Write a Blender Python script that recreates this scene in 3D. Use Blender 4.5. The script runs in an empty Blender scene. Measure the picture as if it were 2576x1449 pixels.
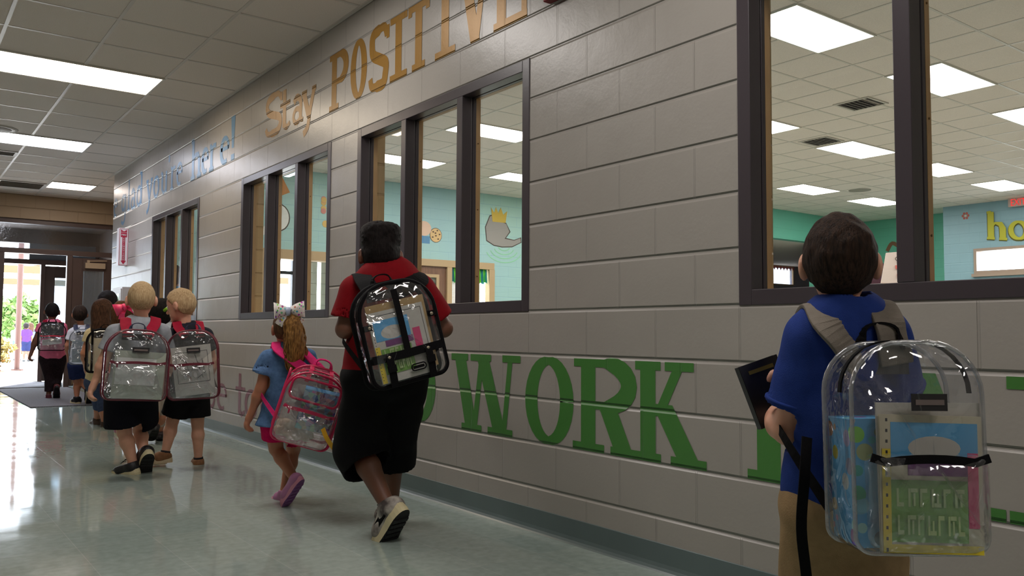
import bpy, bmesh, math, random
import numpy as np
from mathutils import Vector
V=lambda *a: np.array(a,dtype=float)
def nz(v): return v/max(1e-9,np.linalg.norm(v))
random.seed(7); np.random.seed(7)
SC=bpy.context.scene; COL=SC.collection
# ------------------------------------------------------------------ camera
F,YAW,PIT,ROL,CH=2102.77,0.642011516,0.0539125619,0.00575729337,0.913129
WX=2.4306; Y0=3.11674; B=.2032
cy,sy=math.cos(YAW),math.sin(YAW); cp,sp=math.cos(PIT),math.sin(PIT)
CF=V(sy*cp,cy*cp,sp); CR=V(cy,-sy,0); CU=np.cross(CR,CF)
cr_,sr_=math.cos(ROL),math.sin(ROL)
CR,CU=cr_*CR+sr_*CU,-sr_*CR+cr_*CU
CC=V(0,0,CH)
cam=bpy.data.cameras.new('camera'); co=bpy.data.objects.new('camera',cam); COL.objects.link(co)
cam.sensor_width=36; cam.lens=F/2576*36; cam.clip_start=.05; cam.clip_end=300
from mathutils import Matrix
co.matrix_world=Matrix(((CR[0],CU[0],-CF[0],0),(CR[1],CU[1],-CF[1],0),(CR[2],CU[2],-CF[2],CH),(0,0,0,1)))
SC.camera=co
SC.view_settings.view_transform='Standard'; SC.view_settings.look='None'; SC.view_settings.gamma=1; SC.view_settings.exposure=1.18
SC.cycles.max_bounces=6; SC.cycles.transparent_max_bounces=16; SC.cycles.glossy_bounces=3; SC.cycles.transmission_bounces=3; SC.cycles.diffuse_bounces=4; SC.cycles.use_adaptive_sampling=True; SC.cycles.adaptive_threshold=.03
SC.cycles.caustics_reflective=False; SC.cycles.caustics_refractive=False; SC.cycles.sample_clamp_indirect=4
SC.cycles.use_denoising=True
# world: hazy bright sky
w=bpy.data.worlds.new('sky'); SC.world=w; w.use_nodes=True; nt=w.node_tree; nt.nodes.clear()
bg=nt.nodes.new('ShaderNodeBackground'); bg.inputs[0].default_value=(.78,.88,1,1); bg.inputs[1].default_value=6.5
wo=nt.nodes.new('ShaderNodeOutputWorld'); nt.links.new(bg.outputs[0],wo.inputs[0])
sd=bpy.data.lights.new('sun','SUN'); sd.energy=9; sd.angle=.02; sd.color=(1,.95,.86)
so=bpy.data.objects.new('sun',sd); COL.objects.link(so); so.rotation_euler=(math.radians(-32),math.radians(18),0); so.location=(0,30,20)
HALL_E=6.6; CAF_E=8.6
def at(x,y,D):
    return CC+(CF*F+CR*(x-1288)-CU*(y-724.5))*(D/F)
# ------------------------------------------------------------------ materials
MC={}
def srgb(r,g,b):
    f=lambda c:(c/255/12.92) if c/255<=.04045 else ((c/255+.055)/1.055)**2.4
    return (f(r),f(g),f(b),1)
class N:
    def __init__(s,name):
        s.m=bpy.data.materials.new(name); s.m.use_nodes=True; s.t=s.m.node_tree; s.t.nodes.clear()
        s.out=s.n('OutputMaterial')
    def n(s,ty,**k):
        n=s.t.nodes.new('ShaderNode'+ty)
        for a,v in k.items(): setattr(n,a,v)
        return n
    def l(s,a,b): s.t.links.new(a,b)
    def set(s,n,**k):
        for a,v in k.items(): n.inputs[a.replace('_',' ')].default_value=v
        return n
def mat(name,col,rough=.6,noise=0,nscale=30,bump=0,bscale=60,metal=0,spec=.5,stretch=None,col2=None,sheen=0,coat=0):
    if name in MC: return MC[name]
    k=N(name); b=k.n('BsdfPrincipled'); k.l(b.outputs[0],k.out.inputs[0])
    b.inputs['Base Color'].default_value=col; b.inputs['Roughness'].default_value=rough; b.inputs['Metallic'].default_value=metal
    b.inputs['Specular IOR Level'].default_value=spec
    if sheen: b.inputs['Sheen Weight'].default_value=sheen
    if coat: b.inputs['Coat Weight'].default_value=coat
    tc=k.n('TexCoord'); vec=tc.outputs['Object']
    if stretch:
        mp=k.n('Mapping'); mp.inputs['Scale'].default_value=stretch; k.l(vec,mp.inputs[0]); vec=mp.outputs[0]
    if noise or col2:
        t=k.n('TexNoise'); t.inputs['Scale'].default_value=nscale; t.inputs['Detail'].default_value=4; k.l(vec,t.inputs['Vector'])
        mx=k.n('Mix',data_type='RGBA'); rp=k.n('MapRange'); rp.inputs[1].default_value=.35; rp.inputs[2].default_value=.65
        k.l(t.outputs['Fac'],rp.inputs[0]); k.l(rp.outputs[0],mx.inputs[0])
        c2=col2 or tuple(min(1,c*(1+noise)) for c in col[:3])+(1,); c1=col if col2 else tuple(c*(1-noise) for c in col[:3])+(1,)
        mx.inputs[6].default_value=c1; mx.inputs[7].default_value=c2; k.l(mx.outputs[2],b.inputs['Base Color'])
    if bump:
        t=k.n('TexNoise'); t.inputs['Scale'].default_value=bscale; t.inputs['Detail'].default_value=5; k.l(vec,t.inputs['Vector'])
        bp=k.n('Bump'); bp.inputs['Strength'].default_value=bump; bp.inputs['Distance'].default_value=.004; k.l(t.outputs['Fac'],bp.inputs['Height']); k.l(bp.outputs[0],b.inputs['Normal'])
    MC[name]=k.m; return k.m
def emit(name,col,s):
    k=N(name); e=k.n('Emission'); e.inputs[0].default_value=col; e.inputs[1].default_value=s; k.l(e.outputs[0],k.out.inputs[0]); return k.m
def block(name,col,axis='Y',rough=.38,col2=None,ns=.35,mortar_dark=.9,bmp=.75):
    k=N(name); b=k.n('BsdfPrincipled'); k.l(b.outputs[0],k.out.inputs[0]); b.inputs['Roughness'].default_value=rough
    tc=k.n('TexCoord'); sx=k.n('SeparateXYZ'); k.l(tc.outputs['Object'],sx.inputs[0])
    ad=k.n('Math',operation='ADD'); ad.inputs[1].default_value=(-Y0+B) if axis=='Y' else 0
    k.l(sx.outputs[axis],ad.inputs[0]); cb=k.n('CombineXYZ'); k.l(ad.outputs[0],cb.inputs[0]); k.l(sx.outputs['Z'],cb.inputs[1])
    # wobble
    br=k.n('TexBrick'); br.offset=.5; br.inputs['Scale'].default_value=1; br.inputs['Brick Width'].default_value=2*B; br.inputs['Row Height'].default_value=B
    br.inputs['Mortar Size'].default_value=.005; br.inputs['Mortar Smooth'].default_value=.35; br.inputs['Bias'].default_value=0
    k.l(cb.outputs[0],br.inputs['Vector'])
    # horizontal bed joints deeper than head joints
    md=k.n('Math',operation='PINGPONG'); md.inputs[1].default_value=B/2; k.l(sx.outputs['Z'],md.inputs[0])
    hr=k.n('MapRange'); hr.inputs[1].default_value=.002; hr.inputs[2].default_value=.010; hr.inputs[3].default_value=1; hr.inputs[4].default_value=0; k.l(md.outputs[0],hr.inputs[0])
    # white noise seed per block tone
    fl=k.n('TexNoise'); fl.inputs['Scale'].default_value=ns if col2 else 3.1; k.l(tc.outputs['Object'],fl.inputs['Vector'])
    mx=k.n('Mix',data_type='RGBA'); mx.inputs[6].default_value=tuple(c*.95 for c in col[:3])+(1,); mx.inputs[7].default_value=col2 or tuple(min(1,c*1.05) for c in col[:3])+(1,)
    k.l(fl.outputs['Fac'],mx.inputs[0])
    m2=k.n('Mix',data_type='RGBA'); m2.inputs[7].default_value=tuple(c*mortar_dark for c in col[:3])+(1,)
    k.l(mx.outputs[2],m2.inputs[6]); ff=k.n('Math',operation='MULTIPLY'); ff.inputs[1].default_value=.75; k.l(br.outputs['Fac'],ff.inputs[0]); k.l(ff.outputs[0],m2.inputs[0]); k.l(m2.outputs[2],b.inputs['Base Color'])
    s1=k.n('Math',operation='MULTIPLY'); s1.inputs[1].default_value=-1.1; k.l(br.outputs['Fac'],s1.inputs[0])
    s2=k.n('Math',operation='MULTIPLY_ADD'); s2.inputs[1].default_value=-2.6; k.l(hr.outputs[0],s2.inputs[0]); k.l(s1.outputs[0],s2.inputs[2])
    no=k.n('TexNoise'); no.inputs['Scale'].default_value=70; no.inputs['Detail'].default_value=4; k.l(tc.outputs['Object'],no.inputs['Vector'])
    no2=k.n('TexNoise'); no2.inputs['Scale'].default_value=5; k.l(tc.outputs['Object'],no2.inputs['Vector'])
    s3=k.n('Math',operation='MULTIPLY_ADD'); s3.inputs[1].default_value=.16; k.l(no.outputs['Fac'],s3.inputs[0]); k.l(s2.outputs[0],s3.inputs[2])
    s4=k.n('Math',operation='MULTIPLY_ADD'); s4.inputs[1].default_value=.9; k.l(no2.outputs['Fac'],s4.inputs[0]); k.l(s3.outputs[0],s4.inputs[2])
    bp=k.n('Bump'); bp.inputs['Strength'].default_value=bmp; bp.inputs['Distance'].default_value=.004; k.l(s4.outputs[0],bp.inputs['Height']); k.l(bp.outputs[0],b.inputs['Normal'])
    return k.m
def clear_mat(name,tint=(.93,.95,.97,1),rough=.06,wr=.6,alpha=.12,wscale=14,film=.18,filmcol=(.75,.77,.78,1)):
    k=N(name); tr=k.n('BsdfTransparent'); tr.inputs[0].default_value=tint
    gl=k.n('BsdfGlossy'); gl.inputs['Roughness'].default_value=rough; gl.inputs[0].default_value=(1,1,1,1)
    di=k.n('BsdfDiffuse'); di.inputs[0].default_value=filmcol
    fr=k.n('Fresnel'); ge=k.n('NewGeometry'); io=k.n('MapRange'); io.inputs[3].default_value=1.5; io.inputs[4].default_value=1/1.5; k.l(ge.outputs['Backfacing'],io.inputs[0]); k.l(io.outputs[0],fr.inputs[0])
    tc=k.n('TexCoord')
    if wr:
        t=k.n('TexNoise'); t.inputs['Scale'].default_value=wscale; t.inputs['Detail'].default_value=2; t.inputs['Distortion'].default_value=1.2; k.l(tc.outputs['Object'],t.inputs['Vector'])
        bp=k.n('Bump'); bp.inputs['Strength'].default_value=wr; bp.inputs['Distance'].default_value=.03; k.l(t.outputs['Fac'],bp.inputs['Height'])
        k.l(bp.outputs[0],gl.inputs['Normal']); k.l(bp.outputs[0],fr.inputs['Normal'])
    md=k.n('Math',operation='MULTIPLY_ADD'); md.inputs[1].default_value=1.; md.inputs[2].default_value=alpha*.3; k.l(fr.outputs[0],md.inputs[0])
    m0=k.n('MixShader'); m0.inputs[0].default_value=film; k.l(tr.outputs[0],m0.inputs[1]); k.l(di.outputs[0],m0.inputs[2])
    mx=k.n('MixShader'); k.l(md.outputs[0],mx.inputs[0]); k.l(m0.outputs[0],mx.inputs[1]); k.l(gl.outputs[0],mx.inputs[2]); k.l(mx.outputs[0],k.out.inputs[0])
    return k.m
# ------------------------------------------------------------------ mesh helpers
def link(name,me,parent=None,loc=None):
    o=bpy.data.objects.new(name,me); COL.objects.link(o)
    if loc is not None: o.location=loc
    if parent is not None: o.parent=parent; o.matrix_parent_inverse=parent.matrix_world.inverted() if False else Matrix.Translation(-Vector(parent.location))
    return o
def tag(o,label=None,cat=None,group=None,kind=None):
    if label: o['label']=label
    if cat: o['category']=cat
    if group: o['group']=group
    if kind: o['kind']=kind
    return o
def empty(name,loc,label,cat,group=None):
    o=link(name,None,None,Vector(loc)); o.empty_display_size=.1
    return tag(o,label,cat,group)
def org(o):
    L=V(0,0,0)
    while o is not None: L=L+V(*o.location); o=o.parent
    return L
class MB:
    def __init__(s): s.v=[];s.f=[];s.mi=[]
    def add(s,vs,fs,mi=0):
        n=len(s.v); s.v+=[tuple(map(float,v)) for v in vs]; s.f+=[tuple(i+n for i in f) for f in fs]; s.mi+=[mi]*len(fs); return s
    def box(s,a,b,mi=0):
        (x0,y0,z0),(x1,y1,z1)=a,b
        return s.obb(V((x0+x1)/2,(y0+y1)/2,(z0+z1)/2),V(1,0,0),V(0,1,0),V(0,0,1),abs(x1-x0)/2,abs(y1-y0)/2,abs(z1-z0)/2,mi)
    def obb(s,c,X,Y,Z,a,b,h,mi=0):
        vs=[c+X*a*i+Y*b*j+Z*h*k for k in(-1,1) for j in(-1,1) for i in(-1,1)]
        return s.add(vs,[(0,2,3,1),(4,5,7,6),(0,1,5,4),(2,6,7,3),(0,4,6,2),(1,3,7,5)],mi)
    def tube(s,pts,r,n=8,closed=False,mi=0,flat=1):
        pts=[np.asarray(p,float) for p in pts]; m=len(pts); rs=r if hasattr(r,'__len__') else [r]*m; vs=[]; prev=None
        for i,p in enumerate(pts):
            a=pts[(i-1)%m] if closed or i>0 else p; b=pts[(i+1)%m] if closed or i<m-1 else p
            t=nz(b-a); u=prev if prev is not None else (V(0,0,1) if abs(t[2])<.9 else V(1,0,0)); u=nz(u-t*(u@t)); prev=u; q=np.cross(t,u)
            for k in range(n):
                an=2*math.pi*k/n; vs.append(p+rs[i]*(u*math.cos(an)*flat+q*math.sin(an)))
        fs=[]
        for i in range(m if closed else m-1):
            j=(i+1)%m
            for k in range(n): fs.append((i*n+k,i*n+(k+1)%n,j*n+(k+1)%n,j*n+k))
        if not closed: fs.append(tuple(range(n))[::-1]); fs.append(tuple((m-1)*n+k for k in range(n)))
        return s.add(vs,fs,mi)
    def ribbon(s,pts,nrm,wd,th,mi=0):
        pts=[np.asarray(p,float) for p in pts]; m=len(pts); ws=wd if hasattr(wd,'__len__') else [wd]*m; vs=[]
        for i,p in enumerate(pts):
            t=nz(pts[min(i+1,m-1)]-pts[max(i-1,0)]); n=nrm[i] if not isinstance(nrm,np.ndarray) else nrm; n=nz(n-t*(n@t)); q=np.cross(t,n)
            for a,b in((-1,-1),(1,-1),(1,1),(-1,1)): vs.append(p+q*a*ws[i]/2+n*b*th/2)
        fs=[(i*4+k,i*4+(k+1)%4,i*4+4+(k+1)%4,i*4+4+k) for i in range(m-1) for k in range(4)]+[(3,2,1,0),tuple((m-1)*4+k for k in range(4))]
        return s.add(vs,fs,mi)
    def lathe(s,c,ax,prof,n=24,mi=0):
        ax=nz(np.asarray(ax,float)); u=nz(np.cross(ax,V(.3,.9,.2))); q=np.cross(ax,u); vs=[];m=len(prof)
        for r,h in prof:
            for k in range(n): an=2*math.pi*k/n; vs.append(c+ax*h+r*(u*math.cos(an)+q*math.sin(an)))
        fs=[(i*n+k,i*n+(k+1)%n,i*n+n+(k+1)%n,i*n+n+k) for i in range(m-1) for k in range(n)]+[tuple(range(n))[::-1],tuple((m-1)*n+k for k in range(n))]
        return s.add(vs,fs,mi)
    def build(s,name,mats,parent=None,smooth=False,loc=None,bevel=0):
        me=bpy.data.meshes.new(name); 
        L=V(*loc) if loc is not None else org(parent)
        me.from_pydata([tuple(np.array(v)-L) for v in s.v],[],s.f)
        for m in (mats if isinstance(mats,(list,tuple)) else [mats]): me.materials.append(m)
        me.polygons.foreach_set('material_index',s.mi)
        if smooth: me.polygons.foreach_set('use_smooth',[True]*len(s.f))
        me.update()
        bm=bmesh.new(); bm.from_mesh(me); bmesh.ops.recalc_face_normals(bm,faces=bm.faces); bm.to_mesh(me); bm.free()
        o=bpy.data.objects.new(name,me); COL.objects.link(o)
        if parent is not None: o.parent=parent; o.location=(0,0,0)
        else: o.location=tuple(L)
        if bevel:
            b=o.modifiers.new('bevel','BEVEL'); b.width=bevel; b.segments=2; b.limit_method='ANGLE'
        return o
def base_of(mb): a=np.array(mb.v); return V((a[:,0].min()+a[:,0].max())/2,(a[:,1].min()+a[:,1].max())/2,a[:,2].min())
def cr(pts,k=5):
    pts=[np.asarray(p,float) for p in pts]; P=[pts[0]]+pts+[pts[-1]]; out=[]
    for i in range(1,len(P)-2):
        for j in range(k):
            t=j/k; a,b,c,d=P[i-1],P[i],P[i+1],P[i+2]
            out.append(.5*((2*b)+(-a+c)*t+(2*a-5*b+4*c-d)*t*t+(-a+3*b-3*c+d)*t**3))
    out.append(P[-2]); return out
def text(s,size,loc,rt,up,m,name='lettering',parent=None,ext=.001,squash=1,center=True):
    c=bpy.data.curves.new('t','FONT'); c.body=s; c.size=size; c.extrude=ext; c.resolution_u=4
    if center: c.align_x='CENTER'
    o=bpy.data.objects.new('t',c); COL.objects.link(o); dg=bpy.context.evaluated_depsgraph_get(); dg.update()
    me=bpy.data.meshes.new_from_object(o.evaluated_get(dg)); bpy.data.objects.remove(o); me.name=name
    rt=nz(rt); up=nz(up); n=np.cross(rt,up); L=org(parent)
    for v in me.vertices:
        p=loc+rt*v.co.x*squash+up*v.co.y+n*v.co.z-L; v.co=p
    me.materials.clear(); me.materials.append(m)
    return link(name,me) if parent is None else _ch(me,name,parent)
def _ch(me,name,parent):
    o=bpy.data.objects.new(name,me); COL.objects.link(o); o.parent=parent; return o
def glyph(defs,u0,z0,w,h,wall,X,th=.0012):
    """defs: list of (points,width); local units: x 0..1, y 0..1 ; painted on plane x=X, reading towards -Y"""
    for i,st_ in enumerate(defs):
        pts,wd=st_[:2]; hz=len(st_)>2
        P=[V(X-.00012*i,-(u0+p[0]*w),z0+p[1]*h) for p in pts]; n0=len(wall.v); m=len(P)
        ws=wd if hasattr(wd,'__len__') else [wd]*m; vs=[]
        for j,p in enumerate(P):
            t=nz(P[min(j+1,m-1)]-P[max(j-1,0)]); q=np.cross(t,V(-1,0,0)) if not hz else V(0,1,0); vs+=[p-q*ws[j]/2,p+q*ws[j]/2]
        wall.add(vs,[(2*j,2*j+1,2*j+3,2*j+2) for j in range(m-1)])
# ------------------------------------------------------------------ setting
XR=WX; YC=12.36; YE=15.2; HC=3.05; HR=3.66; XF=18.9; YB=13.45
hall=block('painted_block_hall',srgb(157,152,145),rough=.34)
cream=block('painted_block_cream',srgb(198,172,130),'Y',.4); creamx=block('painted_block_cream_x',srgb(168,146,118),'X',.5)
aqua_y=block('aqua_block',srgb(150,190,205),'X',.5,col2=srgb(168,206,188),ns=.5,bmp=.22); aqua_x=block('light_blue_block',srgb(126,162,176),'Y',.5,bmp=.22); teal=block('teal_block',srgb(96,178,156),'X',.5,bmp=.22); teal_x=block('teal_block_x',srgb(96,178,156),'Y',.5,bmp=.22)
dark=mat('bronze_paint',srgb(62,55,60),.34,bump=.05,bscale=90); tan=mat('tan_paint',srgb(184,150,106),.4,noise=.06,nscale=8)
brown=mat('brown_door_paint',srgb(88,70,64),.38,bump=.05)
glass=clear_mat('window_glass',(1,1,1,1),.0,0,.0,film=0.0)
def window(i,k0,k1,mull):
    ya=Y0-k0*B; yb=Y0-k1*B; z0,z1=5*B,11*B; x0=XR-.004; fw=.055; xd=XR+.088; xe=XR+.116
    ys=[ya]+[Y0-k*B for k in mull]+[yb]; f=MB(); t=MB()
    for y,sgn in((ya,-1),(yb,1)):
        f.box((x0,min(y,y+sgn*fw),z0),(XR+.06,max(y,y+sgn*fw),z1)); f.box((XR+.066,min(y,y+sgn*fw),z0),(xd,max(y,y+sgn*fw),z1)); f.box((XR+.05,min(y,y+sgn*(fw-.008)),z0),(XR+.07,max(y,y+sgn*(fw-.008)),z1))
        t.box((xd,min(y,y+sgn*fw),z0),(xe,max(y,y+sgn*fw),z1))
    for z,sgn in((z0,1),(z1,-1)):
        a,b=min(z,z+sgn*fw),max(z,z+sgn*fw); f.box((x0,yb+fw,a),(XR+.06,ya-fw,b)); f.box((XR+.066,yb+fw,a),(xd,ya-fw,b)); a2,b2=min(z,z+sgn*(fw-.008)),max(z,z+sgn*(fw-.008)); f.box((XR+.05,yb+fw,a2),(XR+.07,ya-fw,b2)); t.box((xd,yb+fw,a),(xe,ya-fw,b))
    for k in mull:
        y=Y0-k*B; f.box((x0,y-.027,z0+fw),(XR+.06,y+.027,z1-fw)); f.box((XR+.05,y-.02,z0+fw),(XR+.07,y+.02,z1-fw)); f.box((XR+.066,y-.027,z0+fw),(xd,y+.027,z1-fw)); t.box((xd,y-.027,z0+fw),(xe,y+.027,z1-fw))
    r=f.build('window_%d'%i,dark,bevel=.0025); tag(r,kind='structure')
    tr=t.build('interior_trim',tan,r); tag(tr,'tan painted trim on the cafeteria side')
    sc=MB()
    for a,b in zip(ys[:-1],ys[1:]):
        for yy in [max(a,b)-.0275]:
            for z in np.arange(z0+.2,z1-.1,.36): sc.tube([V(XR+.1,yy-.0005,z),V(XR+.1,yy-.0025,z)],.004,6)
    sc.build('screw',mat('screw_brass',srgb(120,90,50),.4,metal=.6),r)
    for a,b in zip(ys[:-1],ys[1:]):
        g=MB(); hi,lo=max(a,b)-.027,min(a,b)+.027; g.add([(XR+.063,lo,z0+.05),(XR+.063,hi,z0+.05),(XR+.063,hi,z1-.05),(XR+.063,lo,z1-.05)],[(0,1,2,3)]); g.build('pane',glass,r)
WN=[(1,-35,-26,(-32,-29)),(2,-20,-11,(-17,-14)),(3,-9,0,(-6,-3)),(4,6,15,(9,12))]
for a in WN: window(*a)
wall=MB(); xo=XR+.2; spans=[(Y0-k1*B,Y0-k0*B) for _,k0,k1,_ in WN][::-1]
def wbox(y0,y1,z0,z1):
    # hall face / room face / reveals
    vs=[(XR,y0,z0),(XR,y1,z0),(XR,y1,z1),(XR,y0,z1),(xo,y0,z0),(xo,y1,z0),(xo,y1,z1),(xo,y0,z1)]
    wall.add(vs,[(0,1,2,3)],0); wall.add(vs,[(5,4,7,6)],2); wall.add(vs,[(0,3,7,4),(1,5,6,2),(0,4,5,1),(3,2,6,7)],1)
cur=-3.0
for a,b in spans:
    wbox(cur,a,0,HR+.0); wbox(a,b,0,5*B); wbox(a,b,11*B,HR); cur=b
wbox(cur,YC,0,HR)
o=wall.build('wall_right',[hall,creamx if False else cream,aqua_x]); tag(o,kind='structure')
# other walls
def sbox(name,a,b,m,bevel=0): return tag(MB().box(a,b).build(name,m,bevel=bevel),kind='structure')
sbox('wall_left',(-1.4,-3,0),(-1.25,YE,HC),hall)
sbox('wall_rear',(-1.4,-3.15,0),(XF+.2,-3,HR),hall)
o=MB(); o.box((3.1,YC,0),(3.2,YE,HC)); o.box((XR+.19,YC-.0,0),(3.2,YC+.1,HR)); tag(o.build('wall_alcove',creamx),kind='structure')
sbox('wall_end',(-1.4,YE-.12,2.672),(3.2,YE+.1,3.06),creamx)
sbox('wall_end_left',(-1.4,YE-.05,0),(.45,YE+.1,2.672),creamx)
# ceilings
tilem=N('ceiling_tile'); b_=tilem.n('BsdfPrincipled'); tilem.l(b_.outputs[0],tilem.out.inputs[0]); b_.inputs['Roughness'].default_value=.9
tc=tilem.n('TexCoord'); no=tilem.n('TexNoise'); no.inputs['Scale'].default_value=240; no.inputs['Detail'].default_value=3; tilem.l(tc.outputs['Object'],no.inputs['Vector'])
n2=tilem.n('TexNoise'); n2.inputs['Scale'].default_value=.9; tilem.l(tc.outputs['Object'],n2.inputs['Vector'])
rp=tilem.n('MapRange'); rp.inputs[1].default_value=.3;rp.inputs[2].default_value=.62;rp.inputs[3].default_value=.80;rp.inputs[4].default_value=1; tilem.l(no.outputs['Fac'],rp.inputs[0])
mm=tilem.n('Mix',data_type='RGBA'); mm.blend_type='MULTIPLY'; mm.inputs[0].default_value=1; mm.inputs[6].default_value=srgb(236,226,218); tilem.l(rp.outputs[0],mm.inputs[7]); tilem.l(mm.outputs[2],b_.inputs['Base Color'])
bp=tilem.n('Bump'); bp.inputs['Strength'].default_value=.4; bp.inputs['Distance'].default_value=.003; tilem.l(no.outputs['Fac'],bp.inputs['Height']); tilem.l(bp.outputs[0],b_.inputs['Normal'])
tilem=tilem.m; gridm=mat('ceiling_grid_metal',srgb(206,199,192),.4)
T=.61
def ceiling(name,x0,x1,y0,y1,z,gx,gy,holes):
    m=MB(); 
    m.box((x0,y0,z+.0),(x1,y1,z+.05)); o=tag(m.build(name,tilem),kind='structure'); g=MB()
    x=gx-math.floor((gx-x0)/T)*T
    while x<x1: g.box((x-.012,y0,z-.004),(x+.012,y1,z)); x+=T
    y=gy-math.floor((gy-y0)/T)*T
    while y<y1: g.box((x0,y-.012,z-.0035),(x1,y+.012,z)); y+=T
    if name=='ceiling': g.box((XR-.025,y0,z-.008),(XR,YC,z))
    q=g.build('ceiling_grid',gridm,o)
    if holes: tag(q,'pale metal grid strips between the tiles')
ceiling('ceiling',-1.25,3.1,-3,YE,HC,1.815,7.345,1)
ceiling('ceiling_cafeteria',XR+.2,XF,-3,YB,HR,5.95,4.03,1)
def light(x0,y0,sx,sy,z,label,group,e,tint,cat='ceiling light'):
    r=empty('ceiling_light',(x0+sx/2,y0+sy/2,z),label,cat,group); f=MB(); w=.018; z0=z-.012
    f.box((x0,y0,z0),(x0+sx,y0+w,z)); f.box((x0,y0+sy-w,z0),(x0+sx,y0+sy,z)); f.box((x0,y0+w,z0),(x0+w,y0+sy-w,z)); f.box((x0+sx-w,y0+w,z0),(x0+sx,y0+sy-w,z))
    f.build('frame',mat('light_frame',srgb(215,212,205),.4),r)
    m='diffuser_%s'%tint
    if m not in MC:
        k=N(m); em=k.n('Emission'); em.inputs[1].default_value=e; k.l(em.outputs[0],k.out.inputs[0]); tcx=k.n('TexCoord'); s_=k.n('SeparateXYZ'); k.l(tcx.outputs['Object'],s_.inputs[0])
        c={'warm':((1,.78,.55,1),(1,.91,.76,1)),'cool':((.82,.84,1,1),(.92,.93,1,1)),'room':((1,.94,.84,1),(1,.96,.88,1)),'pink':((1,.82,.72,1),(1,.92,.86,1)),'near':((1,.92,.87,1),(1,.96,.93,1))}[tint]
        # two lamp tubes behind the prismatic lens
        a_=k.n('Math',operation='ABSOLUTE'); k.l(s_.outputs['Y'],a_.inputs[0]); b2=k.n('MapRange'); b2.inputs[1].default_value=0; b2.inputs[2].default_value=.28; k.l(a_.outputs[0],b2.inputs[0])
        pp=k.n('Math',operation='PINGPONG'); pp.inputs[1].default_value=.5; k.l(b2.outputs[0],pp.inputs[0]); p2=k.n('Math',operation='MULTIPLY'); p2.inputs[1].default_value=2; k.l(pp.outputs[0],p2.inputs[0])
        mx=k.n('Mix',data_type='RGBA'); mx.inputs[6].default_value=c[0]; mx.inputs[7].default_value=c[1]; k.l(p2.outputs[0],mx.inputs[0]); k.l(mx.outputs[2],em.inputs[0]); MC[m]=k.m
    d=MB(); d.add([(x0+w,y0+w,z0+.004),(x0+sx-w,y0+w,z0+.004),(x0+sx-w,y0+sy-w,z0+.004),(x0+w,y0+sy-w,z0+.004)],[(3,2,1,0)]); d.build('diffuser',MC[m],r)
gh='long ceiling lights over the hallway'
light(.595,7.345,1.22,T,HC,'warm lit rectangular ceiling light nearest the camera over the hallway',gh,HALL_E*.95,'warm')
light(.595,10.395,1.22,T,HC,'bluish white rectangular ceiling light above the hallway, second from the camera',gh,HALL_E*1.45,'cool')
light(1.815,13.45,T,T,HC,'small square ceiling light nearest the brown entrance doors',None,HALL_E*.9,'pink')
light(.595,4.295,1.22,T,HC,'rectangular ceiling light over the hallway just above the picture',gh,HALL_E*1.05,'near')
light(.595,1.245,1.22,T,HC,'rectangular ceiling light over the hallway right above the camera',gh,HALL_E*.85,'near')
light(.595,-1.8,1.22,T,HC,'rectangular ceiling light over the hallway behind the camera',gh,HALL_E*.85,'near')
rows={1.9:'row',4.03:'nearest row to the hallway windows, by the column of vents',6.47:'second row',9.05:'third row',11.53:'row by the pale blue back wall'}
names={(0,0):'a',}
cx=[5.95,8.39,10.83,13.27,15.63]
for j,yy in enumerate([1.59,4.03,6.47,8.91,11.35]):
    for i,xx in enumerate(cx):
        if j==4 and i>2: continue
        if (j,i) in ((0,4),): pass
        ordx=['first','second','third','fourth','fifth'][i]; ordy=['first','second','third','fourth','fifth'][j]
        light(xx,yy,1.22,T,HR,'white cafeteria ceiling light, %s from the windows, %s row from the right'%(ordx,ordy),'lights on the cafeteria ceiling',CAF_E,'room')
# floor
k=N('waxed_vinyl_tile'); b_=k.n('BsdfPrincipled'); k.l(b_.outputs[0],k.out.inputs[0]); tc=k.n('TexCoord')
b_.inputs['Specular IOR Level'].default_value=.6
br=k.n('TexBrick'); br.offset=0; br.inputs['Scale'].default_value=1; br.inputs['Brick Width'].default_value=.3048; br.inputs['Row Height'].default_value=.3048; br.inputs['Mortar Size'].default_value=.0013; br.inputs['Mortar Smooth'].default_value=.1
mp=k.n('Mapping'); mp.inputs['Location'].default_value=(-.067+.0,.0,0); k.l(tc.outputs['Object'],mp.inputs[0]); k.l(mp.outputs[0],br.inputs['Vector'])
br.inputs['Color1'].default_value=srgb(150,164,158); br.inputs['Color2'].default_value=srgb(158,170,162); br.inputs['Mortar'].default_value=srgb(172,180,174)
n1=k.n('TexNoise'); n1.inputs['Scale'].default_value=26; n1.inputs['Detail'].default_value=6; k.l(tc.outputs['Object'],n1.inputs['Vector'])
mx=k.n('Mix',data_type='RGBA'); mx.blend_type='OVERLAY'; mx.inputs[0].default_value=.25; k.l(br.outputs['Color'],mx.inputs[6]); k.l(n1.outputs['Fac'],mx.inputs[7]); k.l(mx.outputs[2],b_.inputs['Base Color'])
n2=k.n('TexNoise'); n2.inputs['Scale'].default_value=2.4; n2.inputs['Detail'].default_value=3; k.l(tc.outputs['Object'],n2.inputs['Vector'])
rr=k.n('MapRange'); rr.inputs[1].default_value=.3;rr.inputs[2].default_value=.7;rr.inputs[3].default_value=.035;rr.inputs[4].default_value=.12; k.l(n2.outputs['Fac'],rr.inputs[0]); k.l(rr.outputs[0],b_.inputs['Roughness'])
s1=k.n('Math',operation='MULTIPLY_ADD'); s1.inputs[1].default_value=-.25; k.l(br.outputs['Fac'],s1.inputs[0]); k.l(n2.outputs['Fac'],s1.inputs[2])
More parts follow.
